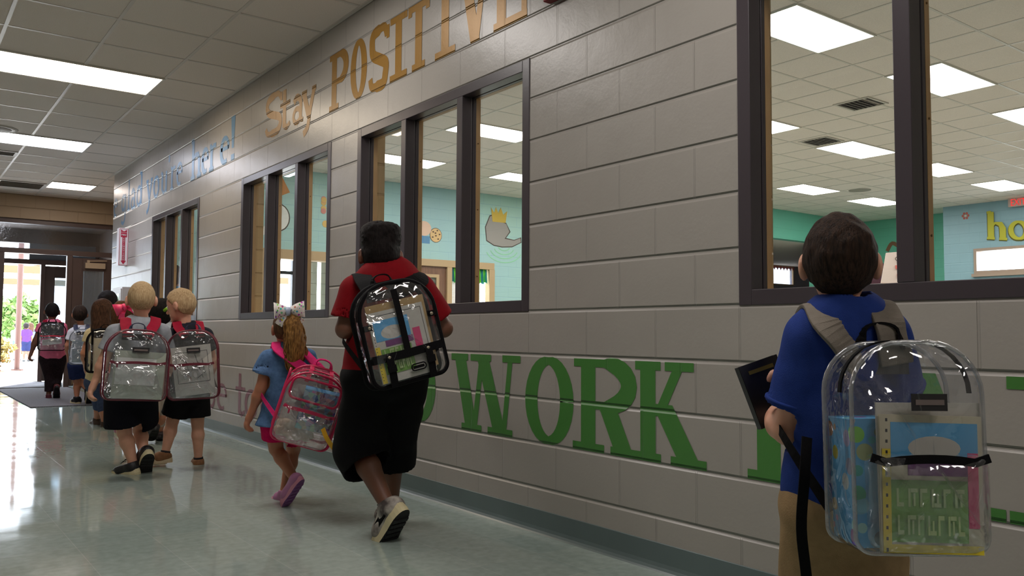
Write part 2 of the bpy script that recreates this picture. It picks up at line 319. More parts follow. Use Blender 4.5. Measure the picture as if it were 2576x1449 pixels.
bp=k.n('Bump'); bp.inputs['Strength'].default_value=.14; bp.inputs['Distance'].default_value=.004; k.l(s1.outputs[0],bp.inputs['Height']); k.l(bp.outputs[0],b_.inputs['Normal'])
floorm=k.m
sbox('floor',(-1.4,-3,-.05),(3.2,16.95,0),floorm)
sbox('floor_side_room',(XF,11.1,-.03),(24.1,15.6,.002),mat('side_room_floor',srgb(130,126,132),.4))
sbox('floor_cafeteria',(XR+.2,-3,-.03),(XF,15.6,.002),mat('cafeteria_floor',srgb(150,150,140),.3))
# base
bm_=MB(); pr=[(0,.0),(.022,.0),(.016,.006),(.009,.016),(.005,.03),(.004,.104),(.0,.106)]
vs=[(XR-a,y,z) for y in(-3,YC) for a,z in pr]; n=len(pr); bm_.add(vs,[(i,i+1,n+i+1,n+i) for i in range(n-1)]+[tuple(range(n)),tuple(range(n,2*n))[::-1]])
o=bm_.build('baseboard_right',mat('cove_base_vinyl',srgb(92,106,106),.3,noise=.05,nscale=5)); tag(o,kind='structure')
# mat and vestibule carpet
o=MB().box((1.40,11.35,0),(2.36,15.0,.012)).build('entrance_mat',mat('mat_carpet',srgb(112,108,112),.95,noise=.3,nscale=90,bump=.6,bscale=200),bevel=.004); tag(o,'grey entrance mat on the hallway floor leading to the open door','mat')
o=MB().box((1.44,15.3,0),(2.32,16.8,.01)).build('vestibule_mat',MC['mat_carpet']); tag(o,'grey mat inside the entrance vestibule between the two door frames','mat')
# entrance frame 1 (YE)
def bar(m,x0,x1,z0,z1,y,d=.11): m.box((x0,y-d/2,z0),(x1,y+d/2,z1))
f=MB(); y=YE
bar(f,.45,3.1,2.60,2.69,y,.14); bar(f,.45,3.1,2.13,2.21,y); bar(f,.45,.51,0,2.6,y); bar(f,2.315,2.395,0,2.13,y); bar(f,3.04,3.1,0,2.6,y); bar(f,1.36,1.44,0,2.13,y)
o=f.build('door_frame',brown,bevel=.004); tag(o,'dark brown metal entrance frame with transom at the hallway end','door frame')
g=MB(); g.add([(.51,y,2.21),(3.04,y,2.21),(3.04,y,2.6),(.51,y,2.6)],[(0,1,2,3)]); g.build('transom_pane',clear_mat('transom_glass',(.62,.68,.76,1),.12,.05,.2,film=.04,filmcol=(.35,.42,.5,1)),o)
def door(name,hx,hy,wd,ang,gx0,gx1,gz0,gz1,label,y=None,closer=False,kick=True,H=2.1):
    """leaf hinged at (hx,hy); ang measured from +X; glass lite gx0..gx1 along leaf"""
    r=empty(name,(hx,hy,.02),label,'door'); D=V(math.cos(ang),math.sin(ang),0); Nn=V(-D[1],D[0],0); U=V(0,0,1); c0=V(hx,hy,0)
    def seg(m,a0,a1,z0,z1,t=.022,mi=0): m.obb(c0+D*(a0+a1)/2+U*(z0+z1)/2,D,Nn,U,(a1-a0)/2,t,(z1-z0)/2,mi)
    m=MB(); seg(m,0,gx0,.02,H); seg(m,gx1,wd,.02,H); seg(m,gx0,gx1,.02,gz0); seg(m,gx0,gx1,gz1,H)
    b=m.build('door_leaf',brown,r,bevel=.003)
    q=MB(); e=.02
    seg(q,gx0-e,gx0+.006,gz0-e,gz1+e,.027); seg(q,gx1-.006,gx1+e,gz0-e,gz1+e,.027); seg(q,gx0,gx1,gz1-.006,gz1+e,.027); seg(q,gx0,gx1,gz0-e,gz0+.006,.027); q.build('glass_trim',brown,r)
    p=MB(); seg(p,gx0,gx1,gz0,gz1,.003); p.build('pane',clear_mat('door_glass',(.62,.7,.76,1),.1,.04,.3,film=.25,filmcol=(.35,.42,.48,1)) if 'dg' not in MC else MC['dg'],r)
    if kick: kq=MB(); seg(kq,.04,wd-.04,.04,.26,.0235); kq.build('kick_plate',mat('kick_brass',srgb(140,118,90),.4,metal=.4),r)
    pb=MB(); s=-1; pb.obb(c0+D*wd*.5+U*1.0-Nn*.07*1,D,Nn,U,wd*.4,.018,.022); pb.obb(c0+D*wd*.12+U*1.0-Nn*.045,D,Nn,U,.03,.03,.03); pb.obb(c0+D*wd*.88+U*1.0-Nn*.045,D,Nn,U,.04,.03,.035); pb.build('push_bar',mat('bar_metal',srgb(150,145,140),.3,metal=.8),r)
    if closer:
        cm=mat('closer_paint',srgb(190,168,140),.4); cb=MB(); cb.obb(c0+D*(wd*.52)+U*(H-.12)-Nn*.055,D,Nn,U,.15,.03,.045); cb.tube([c0+D*(wd*.36)+U*(H-.045)-Nn*.05,c0+D*(wd*.8)+U*(H-.03)-Nn*.06],.009,6); cb.obb(c0+D*(wd*.36)+U*(H-.05)-Nn*.04,D,Nn,U,.02,.02,.02); cb.build('door_closer',cm,r)
    return r
door('entrance_door',2.40,YE,.63,0,.15,.47,.95,1.90,'closed brown metal entrance door with narrow dark glass beside the corner',closer=True)
door('entrance_door',1.38,YE+.02,.85,math.radians(97),.2,.62,.95,1.9,'inner brown entrance door held open into the vestibule at far left')
# vestibule
vp=mat('vestibule_paint',srgb(92,80,74),.6)
sbox('wall_vestibule_left',(.4,YE+.1,0),(.5,16.9,2.7),vp); sbox('wall_vestibule_right',(3.1,YE+.1,0),(3.2,16.9,2.7),vp); sbox('ceiling_vestibule',(.4,YE+.1,2.69),(3.2,16.95,2.75),vp)
f=MB(); y=16.9
bar(f,.5,3.1,2.45,2.75,y,.12); bar(f,2.86,3.04,0,2.08,y,.06); bar(f,.5,3.1,2.08,2.165,y); bar(f,2.165,2.235,0,2.08,y); bar(f,1.40,1.47,0,2.08,y); bar(f,.5,.56,0,2.45,y); bar(f,3.04,3.1,0,2.45,y)
o=f.build('door_frame',brown,bevel=.004); tag(o,'outer dark brown entrance frame seen through the open doorway','door frame')
door('entrance_door',2.235,y,.62,0,.15,.46,.3,1.86,'closed outer brown door with tall narrow glass behind the child in pink',kick=False,H=2.06)
g=MB(); g.add([(.56,y,2.165),(3.04,y,2.165),(3.04,y,2.45),(.56,y,2.45)],[(0,1,2,3)]); g.build('transom_pane',glass,o)
g=MB(); g.box((1.98,y-.03,2.165),(3.04,y+.03,2.45)); g.build('sky_block_panel',mat('sky_block_grey_blue',srgb(112,126,140),.5),o)  # opaque panel added to block the bright sky in the transom's right part
sbox('trim_1',(1.40,16.82,0),(2.24,17.02,.016),mat('threshold_aluminium',srgb(190,190,190),.35,metal=.7))
# ---- outside
sbox('ground_outside',(-25,16.95,-.12),(24.2,60,-.02),mat('pale_concrete',srgb(205,200,192),.85,noise=.06,nscale=2,bump=.2))
sbox('ground_east',(XF+.3,-20,-.12),(60,11,-.02),MC['pale_concrete'])
sbox('ground_north',(24.2,11,-.12),(60,60,-.02),MC['pale_concrete'])
ol=mat('canopy_tan_paint',srgb(96,80,58),.6,spec=.2)
c=MB()
c.box((-6,22.3,3.15),(9,22.5,3.4)); c.box((-8,30,2.70),(12,30.2,2.93)); c.box((-8,36,2.62),(14,36.2,2.84))
for x in (-4,-1.5,1.0,3.5,6.0): c.box((x,17.2,3.42),(x+.12,30.2,3.55)); c.obb(V(x+.4,30.1,2.99),nz(V(1,0,.28)),V(0,1,0),nz(V(-.28,0,1)),.9,.05,.03)
o=c.build('canopy_frame',ol,bevel=.01); tag(o,'tan steel beam walkway canopy frame outside the entrance','canopy')
def pole(x,y,lab):
    p=MB(); p.tube([V(x,y,-.02),V(x,y,3.2)],.06,12); p.tube([V(x,y,-.02),V(x,y,.02)],.14,12); p.tube([V(x,y,3.15),V(x,y,3.25)],.12,12); q=p.build('canopy_pole',mat('pole_paint',srgb(84,60,54),.5,spec=.2),smooth=False); tag(q,lab,'pole')
pole(2.46,22.4,'slim brown steel canopy pole standing outside the open doorway')
# ------------------------------------------------------------------ painted wall words
gold=block('gold_metallic_paint',srgb(142,104,38),rough=.42); blu=block('blue_metallic_paint',srgb(104,140,170),rough=.4); grn=block('green_wall_paint',srgb(66,122,54),rough=.4); mar=block('maroon_wall_paint',srgb(122,72,84),rough=.4)
for m_ in (gold,blu):
    n_=[n for n in m_.node_tree.nodes if n.type=='BSDF_PRINCIPLED'][0]; n_.inputs['Metallic'].default_value=.25
def arc(cx,cy,rx,ry,a0,a1,n=14): return [(cx+rx*math.cos(math.radians(a0+(a1-a0)*i/n)),cy+ry*math.sin(math.radians(a0+(a1-a0)*i/n))) for i in range(n+1)]
def G(ch,w,sw,ss):
    """strokes of a slab letter: unit box (x 0..1, y 0..1), stem width sw, thin width ss in metres, box width w"""
    a=sw/w/2; e=ss/.4/2; S=[]
    st=lambda x,y0,y1,wd=sw:S.append(([(x,y0),(x,y1)],wd))
    sf=lambda x,y,h: S.append(([(x-h,y),(x+h,y)],ss))
    if ch=='P': x=a+.12; st(x,0,1); sf(x,e,.12+a); S.append(([(0,1-e),(x,1-e)],ss)); S.append(([(x,1-e)]+arc(.55,.72,.45-a,.28-e,90,-90,12)+[(x,.44+e)],[ss]+[ss+(sw-ss)*math.sin(math.pi*i/12)**.6 for i in range(13)]+[ss]))
    elif ch=='O': S.append((arc(.5,.5,.5-a,.5-e,0,360,32),[sw*abs(math.cos(2*math.pi*i/32))+ss*(1-abs(math.cos(2*math.pi*i/32))) for i in range(33)]))
    elif ch=='D': x=a+.1; st(x,0,1); S.append(([(0,1-e),(x,1-e)]+arc(.45,.5,.55-a,.5-e,90,-90,16)+[(0,e)],[ss,ss]+[ss+(sw-ss)*math.sin(math.pi*i/16) for i in range(17)]+[ss]))
    elif ch=='S': S.append((cr([(1-a*.6,.80),(.78,.95),(.5,1-e),(.2,.90),(a,.74),(.22,.58),(.55,.47),(.86,.36),(1-a,.2),(.75,.06),(.42,e),(.15,.08),(a*.5,.22)],4),[ss*1.3 if (i<8 or i>40) else sw*.95 for i in range(49)])); S.append(([(.96,.74),(.96,.95)],ss*.9))
    elif ch=='I': st(.5,0,1); sf(.5,e,.5); sf(.5,1-e,.5)
    elif ch=='T': st(.5,0,1); sf(.5,e,.32); sf(.5,1-e,.5); S.append(([(.06,.84),(.06,1)],ss)); S.append(([(.94,.84),(.94,1)],ss))
    elif ch=='V': S.append(([(.2,1),(.55,0)],sw*1.1,1)); S.append(([(.85,1),(.58,0)],ss*1.2,1)); sf(.2,1-e,.2); sf(.85,1-e,.15)
    elif ch=='E': x=a+.1; st(x,0,1); S.append(([(0,e),(1,e)],ss)); S.append(([(0,1-e),(1,1-e)],ss)); S.append(([(x,.5),(.75,.5)],ss)); S.append(([(1-a*.6,.0),(1-a*.6,.28)],ss)); S.append(([(1-a*.6,.75),(1-a*.6,1)],ss))
    elif ch=='W': S+=[([(.13,1),(.32,0)],sw*1.12,1),([(.36,.0),(.47,1)],ss*1.25,1),([(.47,1),(.73,0)],sw*1.12,1),([(.78,.0),(.87,1)],ss*1.1,1)]; sf(.13,1-e,.13); sf(.45,1-e,.15); sf(.88,1-e,.12); sf(.32,e,.15); sf(.73,e,.17)
    elif ch=='R': x=a+.12; st(x,0,1); sf(x,e,.14+a); S.append(([(0,1-e),(x,1-e)],ss)); S.append(([(x,1-e)]+arc(.5,.73,.5-a,.27-e,90,-90,12)+[(x,.46+e)],[ss]+[ss+(sw-ss)*math.sin(math.pi*i/12)**.6 for i in range(13)]+[ss])); S.append(([(.55,.5),(.82,.0)],sw*1.15,1)); sf(.80,e,.2)
    elif ch=='K': x=.19; st(x,0,1,sw*.9); sf(x,e,.19); sf(x,1-e,.19); S.append(([(.66,1),(.34,.46)],ss*1.5,1)); S.append(([(.40,.58),(.80,.0)],sw*1.15,1)); sf(.64,1-e,.2); sf(.76,e,.24)
    elif ch=='A': S.append(([(.18,0),(.5,1)],ss*1.2,1)); S.append(([(.46,1),(.80,0)],sw*1.12,1)); S.append(([(.28,.35),(.66,.35)],ss)); sf(.16,e,.16); sf(.80,e,.2)
    elif ch=='e': S.append(([(.1,.36)]+[(.88,.36)]+arc(.5,.32,.38,.28,5,300,18),[ss*.8,ss*.8]+[ss+(sw-ss)*max(0,-math.cos(math.radians(5+295*i/18))) for i in range(19)]))
    elif ch=='h': st(.22,0,1); S.append(([(.24,.45),(.42,.6),(.66,.58),(.76,.42),(.76,0)],[ss,ss,sw*.8,sw,sw])); S.append(([(.05,.97),(.25,1.0)],ss)); sf(.22,e*.6,.18); sf(.78,e*.6,.18)
    elif ch=='r': st(.3,0,.6); S.append(([(.32,.42),(.55,.58),(.85,.56)],[ss,ss,sw*.7])); sf(.3,e*.6,.26); S.append(([(.08,.58),(.3,.6)],ss))
    elif ch=='o': S.append((arc(.5,.3,.36,.28,0,360,24),[ss+(sw-ss)*abs(math.cos(2*math.pi*i/24)) for i in range(25)]))
    elif ch=='u': S.append(([(.22,.6),(.22,.15),(.4,.02),(.62,.06),(.78,.2)],[sw,sw,ss*1.2,ss,ss])); st(.78,0,.6); S.append(([(.05,.58),(.22,.6)],ss))
    elif ch=='a': S.append((cr([(.2,.5),(.45,.6),(.74,.48),(.74,.2),(.74,0)],4),sw*.8)); S.append((arc(.46,.17,.28,.16,20,340,16),sw*.6)); S.append(([(.74,.04),(.95,.02)],ss))
    elif ch=='g': S.append((arc(.45,.34,.3,.24,0,360,20),sw*.7)); S.append((cr([(.78,.6),(.78,.1),(.74,-.22),(.45,-.34),(.15,-.25)],4),sw*.75)); 
    elif ch=='l': st(.5,0,1); sf(.5,e*.6,.4)
    elif ch=='d': S.append((arc(.4,.3,.3,.28,0,360,20),sw*.75)); st(.76,0,1); S.append(([(.5,.98),(.76,1)],ss))
    elif ch=='y': S.append(([(.15,.6),(.5,.05)],sw)); S.append((cr([(.88,.62),(.6,.15),(.45,-.2),(.15,-.34)],5),sw*.8)); sf(.18,.6,.18); sf(.86,.6,.14)
    elif ch=='t': st(.4,.05,.95); S.append(([(.05,.6),(.85,.6)],ss)); S.append(([(.4,.1),(.6,.02),(.85,.1)],[sw,ss*1.3,ss]))
    elif ch=='b': st(.2,0,1); S.append((arc(.5,.3,.32,.28,0,360,20),sw*.7)); S.append(([(.02,.98),(.2,1)],ss))
    elif ch=='!': S.append(([(.5,.28),(.5,1.0)],[sw*.7,sw*1.5])); S.append(([(.5,0),(.5,.14)],sw*1.2))
    elif ch=="'": S.append(([(.5,.8),(.5,1)],sw*.8))
    return S
def word(chs,m,z0,h,label,sw,ss):
    r=empty('painted_word',(XR,(chs[0][1]+chs[-1][2])/2,z0),label,'lettering')
    for c,ya,yb in chs:
        mb=MB(); glyph(G(c,abs(ya-yb),sw,ss),-ya,z0,abs(ya-yb),h,mb,XR-.0015,.0012); mb.build('letter',m,r)
    return r
word([('e',12.33,12.1),('g',11.9,11.58),('l',11.54,11.38),('a',11.36,11.08),('d',11.05,10.72),('y',10.56,10.26),('o',10.24,9.95),('u',9.9,9.6),("'",9.6,9.52),('r',9.5,9.28),('e',9.26,9.02)],blu,2.45,.4,"pale blue painted words ending in you're at far left of the upper wall",.062,.036)
word([('h',8.74,8.36),('e',8.37,8.13),('r',8.13,7.88),('e',7.80,7.52),('!',7.50,7.38)],blu,2.445,.4,'blue painted word here with exclamation mark above the windows',.075,.045)
word([('S',6.64,6.28),('t',6.33,6.08),('a',6.09,5.85),('y',5.89,5.63)],gold,2.49,.33,'gold painted word Stay high on the block wall',.068,.036)
word([('P',5.40,5.10),('O',5.07,4.83),('S',4.80,4.54),('I',4.52,4.31),('T',4.29,4.06),('I',3.99,3.78),('T' if 0 else 'V',3.74,3.46),('E',3.42,3.14)],gold,2.445,.40,'large gold painted word POSITIVE running up to the picture top',.078,.042)
word([('D',4.28,3.945)],grn,.412,.392,'green painted letter D partly hidden behind the boy in red',.085,.036)
word([('W',3.785,3.178),('O',3.14,2.793),('R',2.79,2.405),('K',2.415,2.05)],grn,.412,.392,'large green painted word WORK low on the block wall',.092,.034)
word([('P',1.868,1.53),('A',1.46,1.025),('I',1.016,.70)],grn,.412,.392,'green painted letters on the low wall behind the boy in blue',.095,.034)
word([('b',8.0,7.74),('e',7.73,7.42)],mar,.21,.37,'maroon painted letters be low on the wall behind the blond boys',.06,.034)
word([('t',7.23,6.93),('o',7.0,6.66),('o',6.63,6.3)],mar,.205,.37,'maroon painted word too low on the wall behind the girl in denim',.06,.034)
# ------------------------------------------------------------------ cafeteria shell
def onY(x,y,Y): d=CF*F+CR*(x-1288)-CU*(y-724.5); return CC+d*(Y/d[1])
def onX(x,y,X): d=CF*F+CR*(x-1288)-CU*(y-724.5); return CC+d*(X/d[0])
w=MB()
for a,b,c,d in((3.2,4.95,0,HR),(4.95,6.35,2.14,HR),(6.35,7.80,0,HR),(7.80,9.60,2.28,HR),(9.60,12.8,0,HR)): w.box((a,YB,c),(b,YB+.2,d))
tag(w.build('wall_cafeteria_back',aqua_y),kind='structure')
w=MB(); w.box((12.8,11.1,0),(12.9,YB+.2,HR)); tag(w.build('wall_cafeteria_jog',teal_x),kind='structure')
w=MB(); w.box((12.9,11.1,0),(13.4,11.3,HR)); w.box((13.4,11.1,3.02),(17.0,11.3,HR)); w.box((17.0,11.1,0),(XF,11.3,HR)); tag(w.build('wall_cafeteria_left',teal),kind='structure')
w=MB(); w.box((XF,8.73,0),(XF+.2,11.3,HR)); tag(w.build('wall_cafeteria_far',teal_x),kind='structure')
w=MB(); xb=18.05; w.box((xb,8.11,0),(XF+.2,8.73,HR)); w.box((xb,-3,0),(xb+.25,5.2,HR)); w.box((xb,5.2,0),(xb+.25,8.11,2.19)); w.box((xb,5.2,2.715),(xb+.25,8.11,HR)); tag(w.build('wall_cafeteria_blue',aqua_x),kind='structure')
# alcove beyond the wide opening
w=MB(); lav=mat('lavender_paint',srgb(150,146,160),.6); w.box((13.2,15.5,0),(18.6,15.6,2.2)); w.box((13.2,15.5,2.95),(24,15.6,3.1)); w.box((18.6,15.5,0),(21.0,15.6,3.02)); w.box((22.45,15.5,0),(24,15.6,3.02)); w.box((21,15.5,0),(22.45,15.6,2.44)); w.box((13.2,15.5,2.2),(18.6,15.6,3)); w.box((24,11.3,0),(24.1,15.6,3.1)); w.box((XF,11.2,0),(24.1,11.3,3.1)); w.box((13.2,13.6,0),(13.3,15.5,3.02)); tag(w.build('wall_side_room',lav),kind='structure')
w=MB(); w.box((13.0,11.3,3.02),(24.1,15.6,3.06)); tag(w.build('ceiling_side_room',tilem),kind='structure')
# bunting window in side room
q=MB(); q.box((21.0,15.45,2.42),(22.45,15.5,2.46)); q.box((21.0,15.45,2.98),(22.45,15.5,3.02)); q.box((22.41,15.45,2.46),(22.45,15.5,2.98)); o=q.build('window_5',tan); tag(o,kind='structure')
g=MB(); g.add([(21,15.52,2.44),(22.45,15.52,2.44),(22.45,15.52,3.02),(21,15.52,3.02)],[(0,1,2,3)]); g.build('pane',clear_mat('sky_dimming_glass',(.16,.17,.18,1),.05,0,0,film=0),o)  # dark pane tint added to cut the sky light entering the side room
bun=MB()
for i in range(9):
    x=21.05+i*.16; bun.add([(x,15.44,2.99),(x+.15,15.44,2.99),(x+.075,15.44,2.86)],[(0,1,2)])
bo=bun.build('bunting',mat('red_bunting',srgb(180,60,60),.7)); tag(bo,'red pennant bunting hanging across the bright side room window','bunting')
# far bright window on the blue wall
q=MB(); a=.055; x0=xb-.03
q.box((x0,8.055,2.19),(xb+.2,8.11,2.715)); q.box((x0,5.2,2.19),(xb+.2,8.055,2.25)); q.box((x0,5.2,2.66),(xb+.2,8.055,2.715)); q.box((x0-.05,5.2,2.13),(xb,8.14,2.19)); q.box((xb+.1,6.4,2.25),(xb+.15,6.45,2.66))
o=q.build('window_6',mat('window_tan_frame',srgb(150,132,118),.5)); tag(o,kind='structure')
p=MB(); p.add([(xb+.12,5.2,2.25),(xb+.12,8.055,2.25),(xb+.12,8.055,2.66),(xb+.12,5.2,2.66)],[(0,1,2,3)]); p.build('pane',glass,o)
sbox('wall_outside_brick',(xb+1.2,8.3,0),(xb+1.5,12,3.2),mat('outside_brick',srgb(150,120,110),.9,noise=.2,nscale=14))
# EXIT sign
r=empty('exit_sign',tuple(V(xb-.1,7.2,3.47)),'white and red lit EXIT sign high on the blue cafeteria wall','exit sign')
q=MB().box((xb-.14,7.0,3.49),(xb-.06,7.375,3.66)); q.build('housing',mat('sign_white_plastic',srgb(190,168,162),.5),r,bevel=.004)
rede=emit('exit_red',(1,.04,.04,1),.45); text('EXIT',.19,V(xb-.142,7.19,3.51),V(0,-1,0),V(0,0,1),rede,parent=r,squash=.72)
# lettering "ho" on the blue wall
lime=mat('lime_wall_paint',srgb(168,168,40),.6); limeo=mat('lime_outline',srgb(92,92,34),.6)
def gl_x(m,ch,y0,z0,wd,h,sw,ss,X,tilt=0):
    for st_ in G(ch,wd,sw,ss):
        pts,w_=st_[:2]
        P=[V(X,y0-(p[0]*wd)-tilt*p[1]*h*-1*0-0,z0+p[1]*h+tilt*p[0]*wd) for p in pts]
        m.ribbon([p+V(-.0002*len(m.f),0,0) for p in P],V(-1,0,0),w_,.001)
m=MB(); gl_x(m,'h',7.85,2.90,.42,.56,.12,.05,xb-.03,-.15); gl_x(m,'o',7.43,2.86,.40,.60,.10,.05,xb-.03,-.1); o=m.build('wall_lettering',lime); tag(o,'lime green painted letters ho on the blue cafeteria wall','lettering')
m=MB(); gl_x(m,'h',7.865,2.885,.42,.56,.14,.07,xb-.002,-.15); gl_x(m,'o',7.445,2.845,.40,.60,.12,.07,xb-.002,-.1); m.build('letter_outline',limeo,o)
def flat(pts,plane,val,off=.003):
    # polygon on an X= or Y= plane (points are the two in-plane metres)
    m=MB(); vs=[(val-off,a,z) if plane=='X' else (a,val-off,z) for a,z in pts]; n=len(vs)
    vs2=[(val-off+.002,a,z) if plane=='X' else (a,val-off+.002,z) for a,z in pts]
    return m.add(vs+vs2,[tuple(range(n)),tuple(range(n,2*n))[::-1]]+[(i,(i+1)%n,n+(i+1)%n,n+i) for i in range(n)])
def ell(cx,cz,rx,rz,n=20): return [(cx+rx*math.cos(2*math.pi*i/n),cz+rz*math.sin(2*math.pi*i/n)) for i in range(n)]
ink=mat('mural_ink',srgb(70,60,56),.7)
# small painted flower
r=empty('wall_mural',(xb-.01,8.26,3.35),'small red painted flower on the blue wall left of the green letters','mural'); redp=mat('mural_red',srgb(170,90,80),.7)
for i in range(6):
    a=i*math.pi/3; flat(ell(8.265+.055*math.cos(a),3.425+.055*math.sin(a),.025,.028,10),'X',xb).build('petal',redp,r)
flat(ell(8.265,3.425,.018,.018,8),'X',xb).build('flower_centre',mat('mural_cream',srgb(214,190,150),.7),r)
# generic grey and gold painting
r=empty('wall_mural',(9.8,YB-.01,2.64),'grey and gold painted shape with green swirls on the pale blue cafeteria wall','mural')
flat([(9.43,2.74),(9.40,3.0),(9.50,3.22),(9.62,3.26),(9.66,3.12),(9.74,3.14),(9.9,3.10),(9.98,2.95),(9.86,2.8),(10.1,2.78),(10.26,2.84),(10.27,2.76),(10.05,2.66),(9.8,2.64),(9.6,2.66)],'Y',YB,.005).build('grey_shape',mat('mural_grey',srgb(150,146,144),.7),r)
flat([(9.415,2.725),(9.38,3.0),(9.49,3.24),(9.64,3.28),(9.68,3.14),(9.9,3.125),(10.01,2.95),(9.9,2.82),(10.1,2.795),(10.28,2.86),(10.29,2.75),(10.05,2.64),(9.8,2.62),(9.6,2.64)],'Y',YB,.002).build('outline',ink,r)
flat([(9.56,3.12),(9.52,3.40),(9.60,3.30),(9.64,3.42),(9.70,3.30),(9.76,3.42),(9.82,3.28),(9.92,3.36),(9.88,3.12)],'Y',YB,.008).build('gold_zigzag',mat('mural_gold',srgb(200,170,70),.7),r)
sw_=mat('mural_green_swirl',srgb(140,200,165),.7)
for i in range(4):
    q=MB(); q.ribbon([V(x,YB-.003,z) for x,z in arc(9.85,2.6+.02*i,.45-.1*i,.28-.06*i,200,340,12)],V(0,-1,0),.02,.002); q.build('green_swirl',sw_,r)
r=empty('wall_mural',(8.1,YB-.01,2.6),'pale pink round shape and brown spotted disc painted on the cafeteria wall','mural')
flat(ell(7.99,2.86,.16,.14),'Y',YB,.004).build('pink_disc',mat('mural_pink',srgb(222,190,170),.7),r)
flat([(7.9,2.72),(8.12,2.72),(8.12,2.58),(7.9,2.58)],'Y',YB,.003).build('blue_patch',mat('mural_blue',srgb(90,140,180),.7),r)
flat(ell(8.25,2.75,.135,.14),'Y',YB,.003).build('disc_outline',ink,r); flat(ell(8.25,2.75,.125,.13),'Y',YB,.006).build('brown_disc',mat('mural_cookie',srgb(214,180,130),.7),r)
for dx,dz in((-.06,.06),(.03,.09),(.08,.02),(0,-.01),(-.07,-.04),(.05,-.07),(-.01,.04)): flat(ell(8.25+dx,2.75+dz,.02,.014,8),'Y',YB,.009).build('spot',mat('mural_chip',srgb(84,60,44),.7),r)
r=empty('wall_mural',(5.3,YB-.01,2.6),'white outlined oval and orange painted panel on the wall behind the second window','mural')
flat([(5.02,3.50),(5.20,3.56),(5.37,3.26),(5.16,3.16),(5.0,3.22)],'Y',YB,.003).build('orange_panel',mat('mural_orange',srgb(196,134,76),.7),r)
flat(ell(5.18,2.82,.2,.235),'Y',YB,.003).build('oval_outline',ink,r); flat(ell(5.18,2.82,.18,.215),'Y',YB,.006).build('white_oval',mat('mural_white',srgb(222,224,220),.7),r)
flat([(4.85,2.60),(4.95,2.66),(5.02,2.55),(4.92,2.5)],'Y',YB,.003).build('white_patch',MC['mural_white'],r)
r=empty('wall_mural',(6.0,YB-.01,2.6),'pink and yellow painted blossom cluster on the wall behind the second window','mural')
for i in range(9): flat(ell(6.02+.08*math.cos(i*2.1),3.08+.13*math.sin(i*1.7),.05,.05,10),'Y',YB,.003+.0006*i).build('blossom',mat('mural_blossom_%d'%(i%2),srgb(206,140,130) if i%2 else srgb(214,180,110),.7),r)
flat(ell(6.02,2.78,.06,.06),'Y',YB,.004).build('yellow_blossom',MC['mural_blossom_0'],r)
# brown / purple shapes on teal wall by the easel
r=empty('wall_mural',(18.2,11.0,2.0),'brown curved and purple painted shapes on the teal wall behind the easel','mural')
q=MB(); P0=onX(2232,632,XF); P1=onX(2245,612,XF); P2=onX(2268,622,XF); P3=onX(2275,606,XF)
q.ribbon(cr([V(XF-.006,p[1],p[2]) for p in (P0,P1,P2,P3)],5),V(-1,0,0),.09,.002); q.build('brown_curve',mat('mural_brown',srgb(120,84,60),.7),r)
P=onX(2210,690,XF); flat(ell(P[1],P[2]-.1,.25,.42),'X',XF,.004).build('purple_shape',mat('mural_purple',srgb(110,60,80),.7),r)
P=onX(2376,712,XF); 
# easel poster
D=13.5; A=at(2229,636,D); Bq=at(2290,631,D); Cq=at(2216,712,D); rt=nz(V(CR[0],CR[1],0)); up=nz(V(CF[0]*.12,CF[1]*.12,1))
r=empty('easel',tuple(at(2250,1100,D)*V(1,1,0)),'wooden easel holding a white poster in the cafeteria','easel'); wd=mat('easel_wood',srgb(150,110,70),.6)
e0=at(2252,640,D)+V(CF[0],CF[1],0)*.16; ez=e0*V(1,1,0)
for s in(-1,1): q=MB(); q.tube([e0+V(0,0,-.02)+rt*s*.05,ez+rt*s*.42-V(CF[0],CF[1],0)*.02],.02,8); q.build('leg',wd,r)
q=MB(); q.tube([e0+V(0,0,-.02),ez+V(CF[0],CF[1],0)*.5],.02,8); q.build('leg',wd,r)
q=MB(); tc_=at(2250,718,D)+V(CF[0],CF[1],0)*.03; q.obb(tc_,rt,nz(np.cross(V(0,0,1),rt)),V(0,0,1),.36,.05,.02); q.build('shelf',wd,r)
r=empty('poster',tuple(at(2252,714,D)),'white poster board reading CAT with red shapes, resting on the easel','poster')
n_=nz(np.cross(rt,up)); c0=at(2255,674,D)
q=MB(); vs=[A,Bq,at(2290,712,D),Cq]; q.add([v for v in vs]+[v-n_*.012 for v in vs],[(0,1,2,3),(7,6,5,4),(0,4,5,1),(1,5,6,2),(2,6,7,3),(3,7,4,0)]); q.build('board',mat('poster_white',srgb(205,190,184),.6),r)
text('CAT',.11,at(2270,657,D-.03),rt,up,ink,parent=r,squash=1.1)
for k_,(px_,py_) in enumerate(((2258,672),(2271,674),(2262,694),(2272,697))): q=MB(); P=at(px_,py_,D-.02); q.obb(P,rt,n_,up,.035,.002,.03); q.build('red_shape',mat('poster_red',srgb(190,90,84),.6),r)
